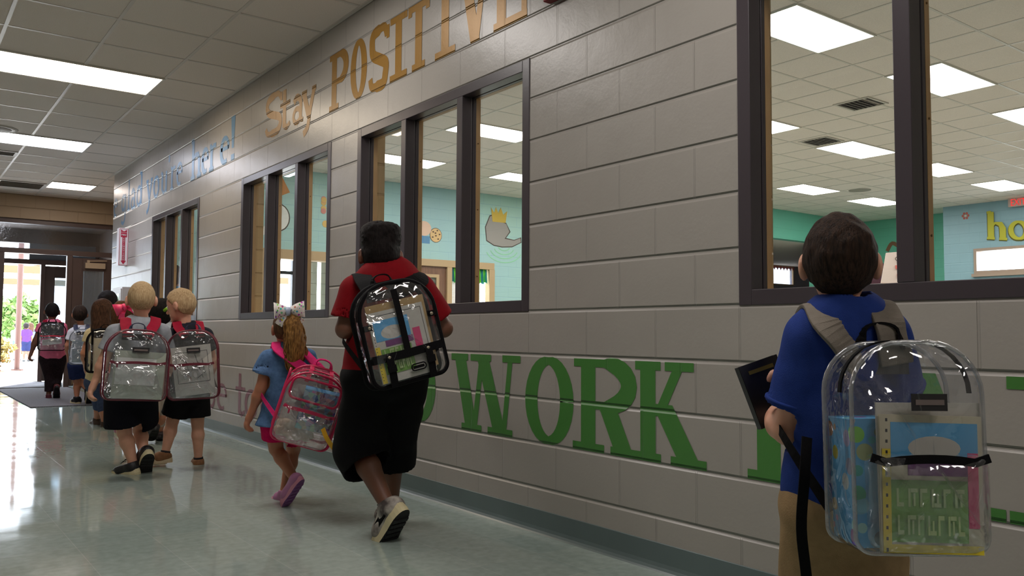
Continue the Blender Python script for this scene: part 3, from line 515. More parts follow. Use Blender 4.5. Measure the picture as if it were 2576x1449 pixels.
# back-wall double door frame with wooden door and curtained sidelight
r=empty('classroom_door',(8.6,YB,0),'tan framed brown wooden door with window in the pale blue cafeteria wall','door')
q=MB(); y0,y1=YB-.03,YB+.12
q.box((7.80,y0,2.16),(9.60,y1,2.29)); q.box((8.50,y0,0),(8.61,y1,2.16)); q.box((9.48,y0,0),(9.61,y1,2.16)); q.box((7.72,y0,0),(7.8,y1,2.29)); q.build('door_frame',mat('tan_door_frame',srgb(178,152,116),.5),r,bevel=.004)
q=MB(); q.box((7.80,YB+.02,0),(7.88,YB+.06,2.16)); q.box((8.32,YB+.02,0),(8.5,YB+.06,2.16)); q.box((7.88,YB+.02,1.99),(8.32,YB+.06,2.16)); q.box((7.88,YB+.02,0),(8.32,YB+.06,1.2)); q.build('door_leaf',mat('door_wood',srgb(112,78,58),.45,noise=.25,nscale=6,stretch=(8,8,.7)),r)
q=MB(); q.box((7.86,YB,1.95),(8.34,YB+.02,2.01)); q.box((8.28,YB,1.2),(8.34,YB+.02,1.95)); q.box((7.86,YB,1.2),(7.91,YB+.02,1.95)); q.build('glass_trim',MC['tan_door_frame'],r)
q=MB(); q.box((7.9,YB+.035,1.2),(8.3,YB+.045,1.97)); q.build('pane',mat('dim_glass',srgb(92,98,92),.15,noise=.5,nscale=9),r)
r=empty('curtain',(9.05,YB,1.88),'blue and green striped curtain valance over the door sidelight','curtain')
q=MB(); n=60; vs=[]; 
for i in range(n+1):
    x=8.62+.84*i/n; dy=.03*math.sin(i*1.15)+.015*math.sin(i*2.7)
    vs+=[(x,YB+.05+dy*.6,2.16),(x,YB+.03+dy,1.885+.02*math.sin(i*.8))]
q.add(vs,[(2*i,2*i+2,2*i+3,2*i+1) for i in range(n)]);
kk=N('striped_curtain'); b_=kk.n('BsdfPrincipled'); kk.l(b_.outputs[0],kk.out.inputs[0]); b_.inputs['Roughness'].default_value=.8; tc=kk.n('TexCoord'); wv=kk.n('TexWave'); wv.inputs['Scale'].default_value=3.2; wv.inputs['Distortion'].default_value=1.5; kk.l(tc.outputs['Object'],wv.inputs[0]); cr2=kk.n('ValToRGB'); e_=cr2.color_ramp; e_.elements[0].color=srgb(30,120,150); e_.elements[1].color=srgb(130,220,40); x_=e_.elements.new(.45); x_.color=srgb(40,170,80); kk.l(wv.outputs['Fac'],cr2.inputs[0]); kk.l(cr2.outputs[0],b_.inputs['Base Color'])
q.build('curtain_valance',kk.m,r)
q=MB(); 
for i in range(46): z=1.1+i*.022; q.box((8.62,YB+.08,z),(8.98,YB+.1,z+.016))
o=q.build('window_blind',mat('blind_white',srgb(215,215,222),.6)); tag(o,'white slatted blind lowered behind the striped curtain','blind')
sbox('wall_outside_court',(8.95,YB+.6,0),(9.7,YB+.7,2.3),mat('beige_render',srgb(190,170,150),.8))
# glazed lobby behind the second hallway window
q=MB(); q.box((4.85,YB-.03,2.13),(6.38,YB+.22,2.29)); q.box((4.85,YB-.03,0),(4.95,YB+.22,2.13)); q.box((6.35,YB-.03,0),(6.42,YB+.22,2.13)); o=q.build('trim_2',mat('tan_door_frame',srgb(178,152,116),.5)); tag(o,kind='structure')
lw=block('pale_block_lobby',srgb(205,200,186),'X',.5); q=MB(); Yl=14.9
q.box((6.10,Yl,0),(6.52,Yl+.15,2.6)); q.box((6.60,Yl,0),(7.6,Yl+.15,2.6)); q.box((4.6,Yl,2.35),(7.6,Yl+.15,2.7)); q.box((6.52,Yl,0),(6.6,Yl+.15,.9)); q.box((4.5,YB+.2,0),(4.6,Yl+.15,2.7)); q.box((7.6,YB+.2,0),(7.7,Yl+.15,2.7)); tag(q.build('wall_lobby',lw),kind='structure')
sbox('ceiling_lobby',(4.5,YB+.2,2.6),(7.7,Yl+.15,2.66),tilem)
q=MB(); q.box((6.03,Yl,0),(6.10,Yl+.1,2.35)); q.box((4.6,Yl,1.98),(6.03,Yl+.1,2.04)); q.box((4.6,Yl,2.29),(6.03,Yl+.1,2.35)); q.box((5.25,Yl,0),(5.31,Yl+.1,2.29)); q.box((4.6,Yl,0),(6.03,Yl+.1,.1)); o=q.build('window_7',mat('black_frame',srgb(36,38,44),.4)); tag(o,kind='structure')
# small cabinet top seen in first window
r=empty('cupboard',(3.95,12.6,0),'wooden cupboard against the mint wall seen through the first window','cupboard')
q=MB(); q.box((3.72,12.4,0),(4.4,13.4,1.38)); q.build('body',mat('cupboard_wood',srgb(150,104,60),.5,noise=.2,nscale=5,stretch=(1,1,6)),r,bevel=.005); q=MB(); q.box((3.7,12.37,1.38),(4.42,13.42,1.41)); q.build('top',MC['cupboard_wood'],r)
for k_ in (0,1): q=MB(); q.box((3.745+.33*k_,12.385,.08),(4.055+.33*k_,12.4,1.34)); d_=q.build('door',MC['cupboard_wood'],r)
# ceiling fittings
wm=mat('white_metal_grille',srgb(196,190,182),.5); dk=mat('duct_shade_dark',srgb(40,36,34),.8)
r=empty('ceiling_speaker',(.87,10.28,HC),'round white ceiling speaker grille beside the bluish light','speaker'); q=MB(); q.lathe(V(.87,10.28,HC),V(0,0,-1),[(.19,0),(.19,.006),(.15,.014),(.13,.01)],32); q.build('rim',wm,r,smooth=True); q=MB(); q.lathe(V(.87,10.28,HC-.009),V(0,0,-1),[(.132,0),(.12,.006),(.0,.008)],32); q.build('grille',mat('speaker_mesh',srgb(150,142,132),.6,noise=.4,nscale=300),r,smooth=True)
def vent(x0,y0,sx,sy,z,lab,n=7,dirx=True):
    r=empty('ceiling_vent',(x0+sx/2,y0+sy/2,z),lab,'vent'); q=MB(); e=.03; z0=z-.012
    q.box((x0,y0,z0),(x0+sx,y0+e,z)); q.box((x0,y0+sy-e,z0),(x0+sx,y0+sy,z)); q.box((x0,y0+e,z0),(x0+e,y0+sy-e,z)); q.box((x0+sx-e,y0+e,z0),(x0+sx,y0+sy-e,z)); q.build('frame',wm,r)
    q=MB(); q.box((x0+e,y0+e,z-.003),(x0+sx-e,y0+sy-e,z-.001)); q.build('duct_shade_sheet',dk,r)  # flat dark sheet, the shade inside the duct put into its colour
    q=MB()
    for i in range(n):
        yy=y0+e+(sy-2*e)*(i+.5)/n; q.obb(V(x0+sx/2,yy,z-.009),V(1,0,0),nz(V(0,1,.7)),nz(V(0,-.7,1)),sx/2-e,.012,.0015)
    q.build('louvre',wm,r)
vent(1.205,13.75,.6,.6,HC,'square louvred ceiling vent left of the small light by the doors')
vent(.595,11.5,.6,.3,HC,'small white ceiling vent beyond the bluish hallway light',4)
vent(8.95,5.15,.45,.45,HR,'dark louvred cafeteria ceiling vent seen through the large right window, upper one')
vent(10.3,6.55,.45,.45,HR,'dark louvred cafeteria ceiling vent seen through the large right window, lower one')
r=empty('ceiling_speaker',(14.7,8.66,HR),'round ceiling speaker far across the cafeteria ceiling','speaker'); q=MB(); q.lathe(V(14.7,8.66,HR),V(0,0,-1),[(.2,0),(.2,.006),(.0,.012)],24); q.build('grille',MC['speaker_mesh'],r)
# projecting extinguisher sign
r=empty('extinguisher_sign',(XR-.06,11.4,1.74),'white and red fire extinguisher arrow sign projecting from the wall near the corner','sign')
wp=mat('sign_white',srgb(226,220,222),.4); rd=mat('sign_red',srgb(176,30,62),.4)
A_=V(XR-.115,11.40,1.735); rt=V(1,0,0); q=MB(); q.box((XR-.115,11.40,1.735),(XR-.001,11.404,2.215)); q.box((XR-.115,11.404,1.735),(XR-.111,11.52,2.215)); q.box((XR-.02,11.404,1.735),(XR-.0,11.52,1.75)); q.build('panel',wp,r,bevel=.0015)
q=MB(); x0,x1=XR-.108,XR-.008; yy=11.3985
for a,b in (((x0,1.745),(x0,2.205)),((x0,2.205),(x1,2.205)),((x1,2.205),(x1,1.745)),((x1,1.745),(x0,1.745))): q.tube([V(a[0],yy,a[1]),V(b[0],yy,b[1])],.0022,4)
q.build('border',rd,r)
xc=XR-.058; q=MB(); q.box((xc-.016,11.3975,1.80),(xc+.016,11.3995,2.10)); q.add([(xc-.032,11.398,1.80),(xc+.032,11.398,1.80),(xc,11.398,1.755)],[(0,1,2)]); q.add([(xc-.036,11.398,2.10),(xc+.036,11.398,2.10),(xc+.036,11.398,2.16),(xc-.036,11.398,2.16)],[(0,1,2,3)]); q.add([(xc-.036,11.398,2.165),(xc+.036,11.398,2.165),(xc+.036,11.398,2.195),(xc,11.398,2.175),(xc-.036,11.398,2.195)],[(0,1,2,3,4)]); q.build('arrow',rd,r)
text('FIRE',.033,V(xc,11.396,2.118),V(1,0,0),V(0,0,1),wp,parent=r)
for i,ch in enumerate('EXTINGUISHER'): text(ch,.026,V(xc,11.396,2.074-.0245*i),V(1,0,0),V(0,0,1),wp,parent=r,squash=1.1)
r=empty('extinguisher_cabinet',(XR-.05,11.45,1.0),'white metal extinguisher cabinet on the wall below the arrow sign','cabinet')
q=MB(); q.box((XR-.10,11.2,.9),(XR-.001,11.72,1.46)); q.build('body',mat('cabinet_white',srgb(190,184,180),.4),r,bevel=.004); q=MB(); q.box((XR-.112,11.22,.92),(XR-.1,11.7,1.44)); dd=q.build('door',MC['cabinet_white'],r,bevel=.003); q=MB(); q.box((XR-.114,11.28,.98),(XR-.111,11.64,1.38)); q.build('pane',mat('cabinet_glass',srgb(110,100,100),.1),dd)
r=empty('fire_alarm',(XR-.03,2.7,2.43),'dark red wall box cut off at the picture top beside the gold letters','alarm'); q=MB(); q.box((XR-.045,2.56,2.447),(XR,2.965,2.66)); q.build('housing',mat('alarm_red',srgb(120,20,28),.4),r,bevel=.006); q=MB(); q.box((XR-.05,2.60,2.47),(XR-.045,2.92,2.64)); q.build('face_plate',MC['alarm_red'],r)
# ------------------------------------------------------------------ smooth body surfaces
def sdf_mesh(prims,vox,k=.02,noise=0,nf=30):
    """prims: list of (mode, fn, lo, hi); returns MB of the zero surface"""
    lo=np.min([p[2] for p in prims if p[0]=='+'],0)-vox*4; hi=np.max([p[3] for p in prims if p[0]=='+'],0)+vox*4
    n=np.ceil((hi-lo)/vox).astype(int)+1; Fd=np.full(n,.08,np.float32)
    for mode,fn,a,b in prims:
        pad=k+vox*3; i0=np.clip(np.floor((a-pad-lo)/vox).astype(int),0,n); i1=np.clip(np.ceil((b+pad-lo)/vox).astype(int)+1,0,n)
        if (i1<=i0).any(): continue
        xs=[lo[c]+vox*np.arange(i0[c],i1[c]) for c in range(3)]
        Pg=np.stack(np.meshgrid(*xs,indexing='ij'),-1); d=fn(Pg); s=tuple(slice(i0[c],i1[c]) for c in range(3)); f=Fd[s]
        if mode=='+': h=np.clip(.5+.5*(f-d)/k,0,1); f2=f*(1-h)+d*h-k*h*(1-h)
        elif mode=='-': f2=np.maximum(f,-d)
        else: f2=np.maximum(f,d)
        Fd[s]=f2
    if noise:
        xs=[lo[c]+vox*np.arange(n[c]) for c in range(3)]; X,Y,Z=np.meshgrid(*xs,indexing='ij')
        Fd+=noise*(np.sin(X*nf+2*np.sin(Y*nf*.7)+np.sin(Z*nf*1.3))*np.sin(Y*nf*1.1+1.5*np.sin(Z*nf*.6))*np.sin(Z*nf*.9+X*nf*.5)).astype(np.float32)
    I=Fd<0; c=I[:-1,:-1,:-1].astype(np.int8)
    tot=np.zeros(tuple(n-1),np.int8)
    for a in(0,1):
        for b in(0,1):
            for e in(0,1): tot+=I[a:n[0]-1+a,b:n[1]-1+b,e:n[2]-1+e]
    act=(tot>0)&(tot<8); idx=-np.ones(tuple(n-1),np.int64); cells=np.argwhere(act); idx[act]=np.arange(len(cells))
    acc=np.zeros((len(cells),3)); cnt=np.zeros(len(cells))
    cor=[(a,b,e) for a in(0,1) for b in(0,1) for e in(0,1)]
    for u in cor:
        for ax in range(3):
            if u[ax]: continue
            v=list(u); v[ax]=1; fa=Fd[cells[:,0]+u[0],cells[:,1]+u[1],cells[:,2]+u[2]]; fb=Fd[cells[:,0]+v[0],cells[:,1]+v[1],cells[:,2]+v[2]]
            m=(fa<0)!=(fb<0); t=np.where(m,fa/np.where(m,fa-fb,1),0); p=np.tile(np.array(u,float),(len(cells),1)); p[:,ax]+=t
            acc+=p*m[:,None]; cnt+=m
    vs=lo+vox*(cells+acc/cnt[:,None]); quads=[]
    for ax in range(3):
        o=[(1,2),(2,0),(0,1)][ax]; A=I; sl=[slice(None)]*3; s2=[slice(None)]*3; sl[ax]=slice(0,-1); s2[ax]=slice(1,None)
        ch=A[tuple(sl)]!=A[tuple(s2)]; e=np.argwhere(ch); 
        e=e[(e[:,o[0]]>0)&(e[:,o[1]]>0)&(e[:,o[0]]<n[o[0]]-1)&(e[:,o[1]]<n[o[1]]-1)]
        def g(da,db): q=e.copy(); q[:,o[0]]-=da; q[:,o[1]]-=db; return idx[q[:,0],q[:,1],q[:,2]]
        Q=np.stack([g(1,1),g(0,1),g(0,0),g(1,0)],1); fl=A[e[:,0],e[:,1],e[:,2]]; Q[~fl]=Q[~fl][:,::-1]; quads.append(Q)
    return vs,np.concatenate(quads)
def sdf_obj(name,prims,vox,m,parent,k=.02,noise=0,nf=30,smooth=1):
    vs,q=sdf_mesh(prims,vox,k,noise,nf)
    for _ in range(smooth):   # light Laplacian pass
        ac=np.zeros_like(vs); ct=np.zeros(len(vs))
        for a,b in((0,1),(1,2),(2,3),(3,0)):
            np.add.at(ac,q[:,a],vs[q[:,b]]); np.add.at(ct,q[:,a],1); np.add.at(ac,q[:,b],vs[q[:,a]]); np.add.at(ct,q[:,b],1)
        vs=vs*.45+.55*ac/np.maximum(ct,1)[:,None]
    L=org(parent)
    me=bpy.data.meshes.new(name); vs=(vs-L).astype(np.float32); me.vertices.add(len(vs)); me.vertices.foreach_set('co',vs.ravel())
    me.loops.add(q.size); me.loops.foreach_set('vertex_index',q.ravel().astype(np.int32)); me.polygons.add(len(q)); me.polygons.foreach_set('loop_start',np.arange(0,q.size,4,dtype=np.int32)); me.polygons.foreach_set('use_smooth',np.ones(len(q),bool)); me.update(calc_edges=True)
    me.materials.append(m); o=bpy.data.objects.new(name,me); COL.objects.link(o)
    if parent is not None: o.parent=parent
    return o
def cap(a,b,ra,rb=None,mode='+',sq=None,kf=1):
    """round cone from a to b; sq=(axis,k): flattened by k along axis"""
    a=np.asarray(a,float); b=np.asarray(b,float); rb=ra if rb is None else rb; ab=b-a; L=max(1e-9,ab@ab)
    def fn(P):
        p=P-a
        if sq is not None: p=p+(p@sq[0])[...,None]*sq[0]*(1/sq[1]-1)
        abx=ab+(ab@sq[0])*sq[0]*(1/sq[1]-1) if sq is not None else ab; LL=max(1e-9,abx@abx)
        h=np.clip(p@abx/LL,0,1); d=np.linalg.norm(p-h[...,None]*abx,axis=-1)-(ra+(rb-ra)*h)
        return (d*(sq[1] if sq is not None and sq[1]<1 else 1)).astype(np.float32)
    r=max(ra,rb); return (mode,fn,np.minimum(a,b)-r,np.maximum(a,b)+r)
def elp(c,ax,r,mode='+',pw=2):
    c=np.asarray(c,float); A=np.stack(ax); r=np.asarray(r,float)
    def fn(P):
        p=(P-c)@A.T
        if pw!=2:
            k0=(np.abs(p/r)**pw).sum(-1)**(1/pw); return ((k0-1)*r.min()).astype(np.float32)
        k0=np.linalg.norm(p/r,axis=-1); k1=np.linalg.norm(p/(r*r),axis=-1); return (k0*(k0-1)/np.maximum(k1,1e-6)).astype(np.float32)
    R=r.max(); return (mode,fn,c-R,c+R)
def half(c,n,mode='x',R=3):
    c=np.asarray(c,float); n=nz(np.asarray(n,float)); return (mode,lambda P:((P-c)@n).astype(np.float32),c-R,c+R)
# ------------------------------------------------------------------ materials for people
def skin(n,c): 
    if n in MC: return MC[n]
    m=mat(n,c,.5,noise=.07,nscale=14,bump=.05,bscale=200); b=[x for x in m.node_tree.nodes if x.type=='BSDF_PRINCIPLED'][0]; b.inputs['Subsurface Weight'].default_value=.12; b.inputs['Subsurface Radius'].default_value=(.02,.008,.005); return m
SK=dict(dark=skin('skin_deep_brown',srgb(110,70,52)),light=skin('skin_fair',srgb(212,158,132)),tan=skin('skin_tan',srgb(172,112,84)),mid=skin('skin_medium',srgb(190,130,100)))
def hairm(n,c,c2): return mat(n,c,.62,col2=c2,nscale=26,stretch=(6,6,.9),bump=1.0,bscale=60,spec=.12)
HR_=dict(black=hairm('hair_black',srgb(20,16,16),srgb(34,28,27)),dkbrown=hairm('hair_dark_brown',srgb(28,20,16),srgb(58,42,32)),brown=hairm('hair_brown',srgb(52,36,28),srgb(86,60,44)),blond=hairm('hair_blond',srgb(168,138,100),srgb(204,176,136)),goldb=hairm('hair_golden_brown',srgb(98,66,36),srgb(166,122,66)),dkblond=hairm('hair_root_brown',srgb(72,48,34),srgb(104,72,46)))
def cloth(n,c,noise=.1,ns=40,bump=.35,bs=320,rough=.85,**k): return mat(n,c,rough,noise=noise,nscale=ns,bump=bump,bscale=bs,spec=.15,**k)
eyew=mat('eye_white',srgb(225,222,215),.2); iris=mat('eye_iris',srgb(50,34,24),.15); lipm=mat('lip_skin',srgb(170,92,84),.5)
def person(name,label,D,hd,J,skinm,hair,top=None,bottom=None,shoes=None,vox=.006,bulk=1,q=1,hh=None,hp=0,hq=1,hroll=0,socks=None,fingers=True,group=None,xc=None,grip=None):
    """J: joint -> (px,py,dd). hd heading degrees from +Y toward +X."""
    h=math.radians(hd); FW=V(math.sin(h),math.cos(h),0); RT=V(math.cos(h),-math.sin(h),0); UP=V(0,0,1)
    s=F/D; xc=J['nk'][0] if xc is None else xc; kk=(RT@CF)/(RT@CR)
    W={}
    for k_,v in J.items():
        dx=(v[0]-xc)/s; dd=v[2] if len(v)>2 else 0
        W[k_]=at(v[0],v[1],D+dx*kk*(0 if k_ in('hd','nk') else 1)+dd)
    base=(W['aL']+W['aR'])/2; r=empty(name,(base[0],base[1],0),label,'person',group)
    H=math.radians(hd if hh is None else hh); hf=V(math.sin(H),math.cos(H),0); hr=V(math.cos(H),-math.sin(H),0); hu=V(0,0,1)
    cpp,spp=math.cos(math.radians(hp)),math.sin(math.radians(hp)); hf,hu=hf*cpp+hu*spp,hu*cpp-hf*spp
    c=W['hd']; Q=q
    # ---- body
    sL,sR,pv,nk=W['sL'],W['sR'],W['pv'],W['nk']; mid=(sL+sR)/2; hL,hR=W.get('pL'),W.get('pR')
    if hL is None: hL=pv-RT*.062*Q*bulk; hR=pv+RT*.062*Q*bulk
    up=nz(mid-pv); fw=nz(FW-up*(FW@up)); rt=np.cross(fw,up)
    bw=np.linalg.norm(sL-sR)/2
    TS=[elp(mid-up*.06*Q,(rt,fw,up),(bw*.92*1,.078*Q*bulk,.13*Q)),elp((mid+pv)/2,(rt,fw,up),(.100*Q*bulk,.078*Q*bulk,.15*Q)),elp(pv,(rt,fw,up),(.112*Q*bulk,.085*Q*bulk,.10*Q)),
        cap(sL,nk-up*.02*Q,.036*Q,.034*Q),cap(sR,nk-up*.02*Q,.036*Q,.034*Q)]
    Q0=Q; Q=Q*hq; hb=(np.array([.072,.090,.092]))*Q
    HDp=[elp(c+hu*.012*Q,(hr,hf,hu),hb),elp(c+hf*.028*Q-hu*.052*Q,(hr,hf,hu),(.052*Q,.058*Q,.050*Q)),cap(c+hf*.087*Q-hu*.012*Q,c+hf*.100*Q-hu*.032*Q,.008*Q,.012*Q),elp(c+hf*.07*Q-hu*.088*Q,(hr,hf,hu),(.022*Q,.020*Q,.016*Q)),
         cap(c-hu*.06*Q-hf*.015*Q,nk,.036*Q*bulk,.040*Q*bulk)]
    for sg in(-1,1): HDp.append(elp(c+hr*sg*.079*Q-hu*.012*Q-hf*.002,(nz(hr*1+hf*.45*sg),nz(hf-hr*.45*sg),hu),(.010*Q,.021*Q,.033*Q))); HDp.append(elp(c+hf*.082*Q+hr*sg*.030*Q+hu*.002*Q,(hr,hf,hu),(.013*Q,.010*Q,.009*Q),'-'))
    for sg in(-1,1): HDp.append(elp(c+hr*sg*.088*Q-hu*.010*Q+hf*.006,(hr,hf,hu),(.006*Q,.009*Q,.014*Q),'-'))
    HQ=Q; Q=Q0; b=bulk**.6
    AR=[]
    def limb(a,e,w_,r0,r1,r2,bul=.0):
        L=[cap(a,e,r0,r1*1.06)]; m=e+(w_-e)*.35; L.append(cap(e,m,r1*1.06,r1*1.06+bul)); L.append(cap(m,w_,r1*1.06+bul,r2)); return L
    HNDS=[]
    for S in 'LR':
        a,e,w_=W['s'+S],W['e'+S],W['w'+S]; AR+=limb(a,e,w_,.036*Q*b,.029*Q*b,.019*Q*b,.002)
        hd_=W.get('h'+S); hd_=w_+nz(w_-e)*.09*Q if hd_ is None else hd_
        d=nz(hd_-w_); d=d; L=.068*Q*1.15
        side=RT*(1 if S=='R' else -1); pn=nz(side-d*(side@d)); lat=nz(np.cross(d,pn))*(1 if S=='L' else -1)   # lat: toward the thumb (front)
        if lat@FW<0: lat=-lat
        AR.append(cap(w_,w_+d*L*.55,.018*Q,.021*Q)); AR.append(cap(w_+d*L*.3,w_+d*L*.95,.023*Q,.026*Q,sq=(pn,.55)))
        if fingers:
            curl=(grip or {}).get(S,.5)
            for i,(of,ln) in enumerate(((-.021,.046),(-.007,.056),(.007,.060),(.021,.054))):
                k0=w_+d*L*.95+lat*of*Q; p1=k0+(d*math.cos(curl)-pn*math.sin(curl))*ln*Q*.45; p2=p1+(d*math.cos(curl*2.4)-pn*math.sin(curl*2.4))*ln*Q*.35; p3=p2+(d*math.cos(curl*3.4)-pn*math.sin(curl*3.4))*ln*Q*.25
                AR+=[cap(k0,p1,.0085*Q,.008*Q),cap(p1,p2,.008*Q,.0072*Q),cap(p2,p3,.0072*Q,.006*Q)]
            t0=w_+d*L*.30+lat*.020*Q; t1=t0+nz(d*.7+lat*.8)*.028*Q; t2=t1+nz(d-pn*.4+lat*.1)*.026*Q; AR+=[cap(t0,t1,.011*Q,.0095*Q),cap(t1,t2,.0092*Q,.0075*Q)]
        else: AR.append(cap(w_+d*L*.8,w_+d*L*1.5-pn*.012*Q,.020*Q,.013*Q,sq=(pn,.6)))
    LG=[]
    for S,hh_ in(('L',hL),('R',hR)):
        kn,an=W['k'+S],W['a'+S]; cf=kn+(an-kn)*.32-nz(np.cross(nz(an-kn),RT))*-.0
        bk=nz(FW-nz(an-kn)*(FW@nz(an-kn))); LG+=[cap(hh_,kn,.064*Q*b,.040*Q*b),cap(kn,cf-bk*.008*Q,.037*Q*b,.040*Q*b),cap(cf-bk*.008*Q,an,.040*Q*b,.024*Q*b)]
        t=W['t'+S]; LG+=[cap(an,t,.022*Q,.016*Q)]
    fine=[p for p in TS+HDp+AR+LG]
    body=sdf_obj('body',fine,vox,skinm,r,k=.014*Q)
    # eyes and mouth
    Q=HQ
    for sg in(-1,1):
        e_=MB(); cc=c+hf*.074*Q+hr*sg*.030*Q+hu*.002*Q; e_.lathe(cc-hf*.009*Q,hf,[(.0005,0),(.009*Q,.003*Q),(.0105*Q,.009*Q),(.008*Q,.0145*Q),(.0047*Q,.0172*Q)],12); e_.lathe(cc-hf*.009*Q,hf,[(.0046*Q,.0171*Q),(.003*Q,.0182*Q),(.0005,.0185*Q)],12,mi=1)
        e_.build('eye',[eyew,iris],r,smooth=True)
    m_=MB(); m_.tube([c+hf*.080*Q-hr*.018*Q-hu*.060*Q,c+hf*.088*Q-hu*.060*Q,c+hf*.080*Q+hr*.018*Q-hu*.060*Q],[.003*Q,.005*Q,.003*Q],8); m_.build('mouth',lipm,r,smooth=True)
    # ---- hair
    hk,hm=hair[0],hair[1]; ho=None
    hc=c+hu*.012*Q; hv=vox if vox>.005 else .005
    def shellhair(inf,lowz=-.06,frontz=.045,extra=(),noise=.0025,nf=90):
        pr=[elp(hc-hf*.004*Q,(hr,hf,hu),hb+inf*Q)]
        pr.append(half(c-hu*(-lowz)*Q-hf*.03*Q,nz(-hu+hf*.15))); 
        n=nz(hf*.9-hu*.62); pr.append(half(c+hf*frontz*Q,n))
        for sg in(-1,1): pr.append(elp(c+hr*sg*.085*Q-hu*.02*Q+hf*.004*Q,(hr,hf,hu),(.022*Q,.022*Q,.034*Q),'-'))
        return pr+list(extra)
    if hk=='short': ho=sdf_obj('hair',shellhair(.010,-.078,.020),hv,hm,r,k=.01,noise=.0032,nf=75)
    elif hk=='crop': ho=sdf_obj('hair',shellhair(.006,-.06,.018),hv,hm,r,k=.01,noise=.001,nf=150)
    elif hk=='flat': ho=sdf_obj('hair',shellhair(.006,-.055,.02,[elp(c+hu*.075*Q-hf*.0*Q,(hr,hf,hu),(.082*Q,.088*Q,.058*Q),pw=2.8)]),hv,hm,r,k=.012,noise=.005,nf=170)
    elif hk=='puff': ho=sdf_obj('hair',[elp(c+hu*.02*Q-hf*.035*Q,(hr,hf,hu),(.095*Q,.085*Q,.11*Q))],hv,hm,r,k=.01,noise=.006,nf=110)
    elif hk=='long':
        dn=-UP; ex=[cap(c+hu*.03*Q-hf*.05*Q,nk-hf*.075*Q+dn*.02*Q,.085*Q,.080*Q,sq=(hf,.55)),cap(c-hf*.05*Q-hu*.02*Q,nk-hf*.088*Q+dn*hair[2]*Q,.070*Q,.050*Q,sq=(hf,.5)),cap(c-hr*.06*Q-hf*.02*Q,nk-hr*.075*Q-hf*.04*Q+dn*.10*Q,.03*Q,.02*Q),cap(c+hr*.06*Q-hf*.02*Q,nk+hr*.075*Q-hf*.04*Q+dn*.06*Q,.03*Q,.02*Q)]
        pr=[elp(hc,(hr,hf,hu),hb+.012*Q),half(c+hf*.02*Q,nz(hf*.9-hu*.62))]+ex; ho=sdf_obj('hair',pr,hv,hm,r,k=.02,noise=.003,nf=60)
    elif hk=='pony':
        ho=sdf_obj('hair',shellhair(.009,-.06,.03),hv,HR_['dkblond'],r,k=.01,noise=.001,nf=120)
        pts=cr([at(*p) for p in hair[2]],4); rs=hair[3]; pr=[]
        n=len(pts); rr=np.interp(np.linspace(0,1,n),np.linspace(0,1,len(rs)),rs)
        for i in range(n-1): pr.append(cap(pts[i],pts[i+1],rr[i],rr[i+1]))
        t=sdf_obj('ponytail',pr,.004,hm,r,k=.012,noise=.003,nf=90); st=MB()
        random.seed(3)
        for j in range(46):
            a=random.uniform(0,6.28); k1=random.uniform(.75,1.15); q_=[]
            for i in range(1,n):
                ww=rr[i]*k1*(1+.15*math.sin(i*.9+j)); q_.append(pts[i]+CR*math.cos(a+i*.05)*ww-CF*math.sin(a)*ww*.9+V(0,0,-.006*(i==n-1)*(j%5)))
            st.tube(q_,[.0028]*(n-3)+[.0022,.001],4)
        so_=st.build('hair_strands',hm,t,smooth=True)
    Q=Q0
    P=dict(root=r,W=W,fw=fw,rt=rt,up=up,mid=mid,Q=Q,bulk=bulk,hr=hr,hf=hf,hu=hu,c=c,hL=hL,hR=hR,RT=RT,FW=FW,bw=bw,pv=pv,nk=nk,D=D,TS=TS)
    TH=max(.007,1.7*vox)
    # ---- shirt
    if top:
        m=top['m']; inf=top.get('inf',.012); sl=top.get('sleeve',.75); lo=top.get('len',.0); fl=top.get('flare',0)
        pr=[elp(mid-up*.065*Q,(rt,fw,up),(bw*.92+inf,.078*Q*bulk+inf,.125*Q)),elp((mid+pv)/2,(rt,fw,up),(.106*Q*bulk+inf,.084*Q*bulk+inf,.16*Q)),cap(pv+up*.05,pv-up*(lo+.03),.112*Q*bulk+inf,.112*Q*bulk+inf+fl,sq=(fw,.80)),cap(mid,pv+up*.04,.094*Q*bulk+inf,.105*Q*bulk+inf,sq=(fw,.82)),
            cap(sL-up*.006,nk-up*.028*Q,.040*Q+inf*.5,.036*Q),cap(sR-up*.006,nk-up*.028*Q,.040*Q+inf*.5,.036*Q)]
        cuts=[]
        ends=[]
        for S in 'LR':
            a,e=W['s'+S],W['e'+S]; p=a+(e-a)*(sl if not isinstance(sl,dict) else sl[S]); ra=.040*Q*b+inf*.7; rb=.037*Q*b+inf+top.get('cuff',.006)
            def fn(P,a=a,p=p,ra=ra,rb=rb):
                ab=p-a; L=np.linalg.norm(ab); u=ab/L; t=(P-a)@u; hh=np.clip(t/L,0,1); d=np.linalg.norm((P-a)-np.clip(t,0,L+1)[...,None]*u,axis=-1)-(ra+(rb-ra)*hh); return np.maximum(d,t-L).astype(np.float32)
            R=max(ra,rb); pr.append(('+',fn,np.minimum(a,p)-R,np.maximum(a,p)+R)); u=nz(p-a); ends.append(cap(p-u*.012,p+u*.05,rb-TH,rb-TH,'-'))
            if top.get('band'): ends.append(('n',p,u,rb))
        hem=pv-up*lo; pr.append(half(hem,-up*1.0+top.get('hemtilt',0)*rt))
        pr.append(cap(hem-up*.06,hem+up*.03,.112*Q*bulk+inf-TH,.10*Q*bulk+inf-TH,'-',sq=(fw,.8)))
        pr+=[e for e in ends if e[0]!='n']
        pr.append(cap(nk-up*.018*Q+fw*.006,nk+up*.08*Q,.034*Q*bulk+.004,.05*Q*bulk+.006,'-'))
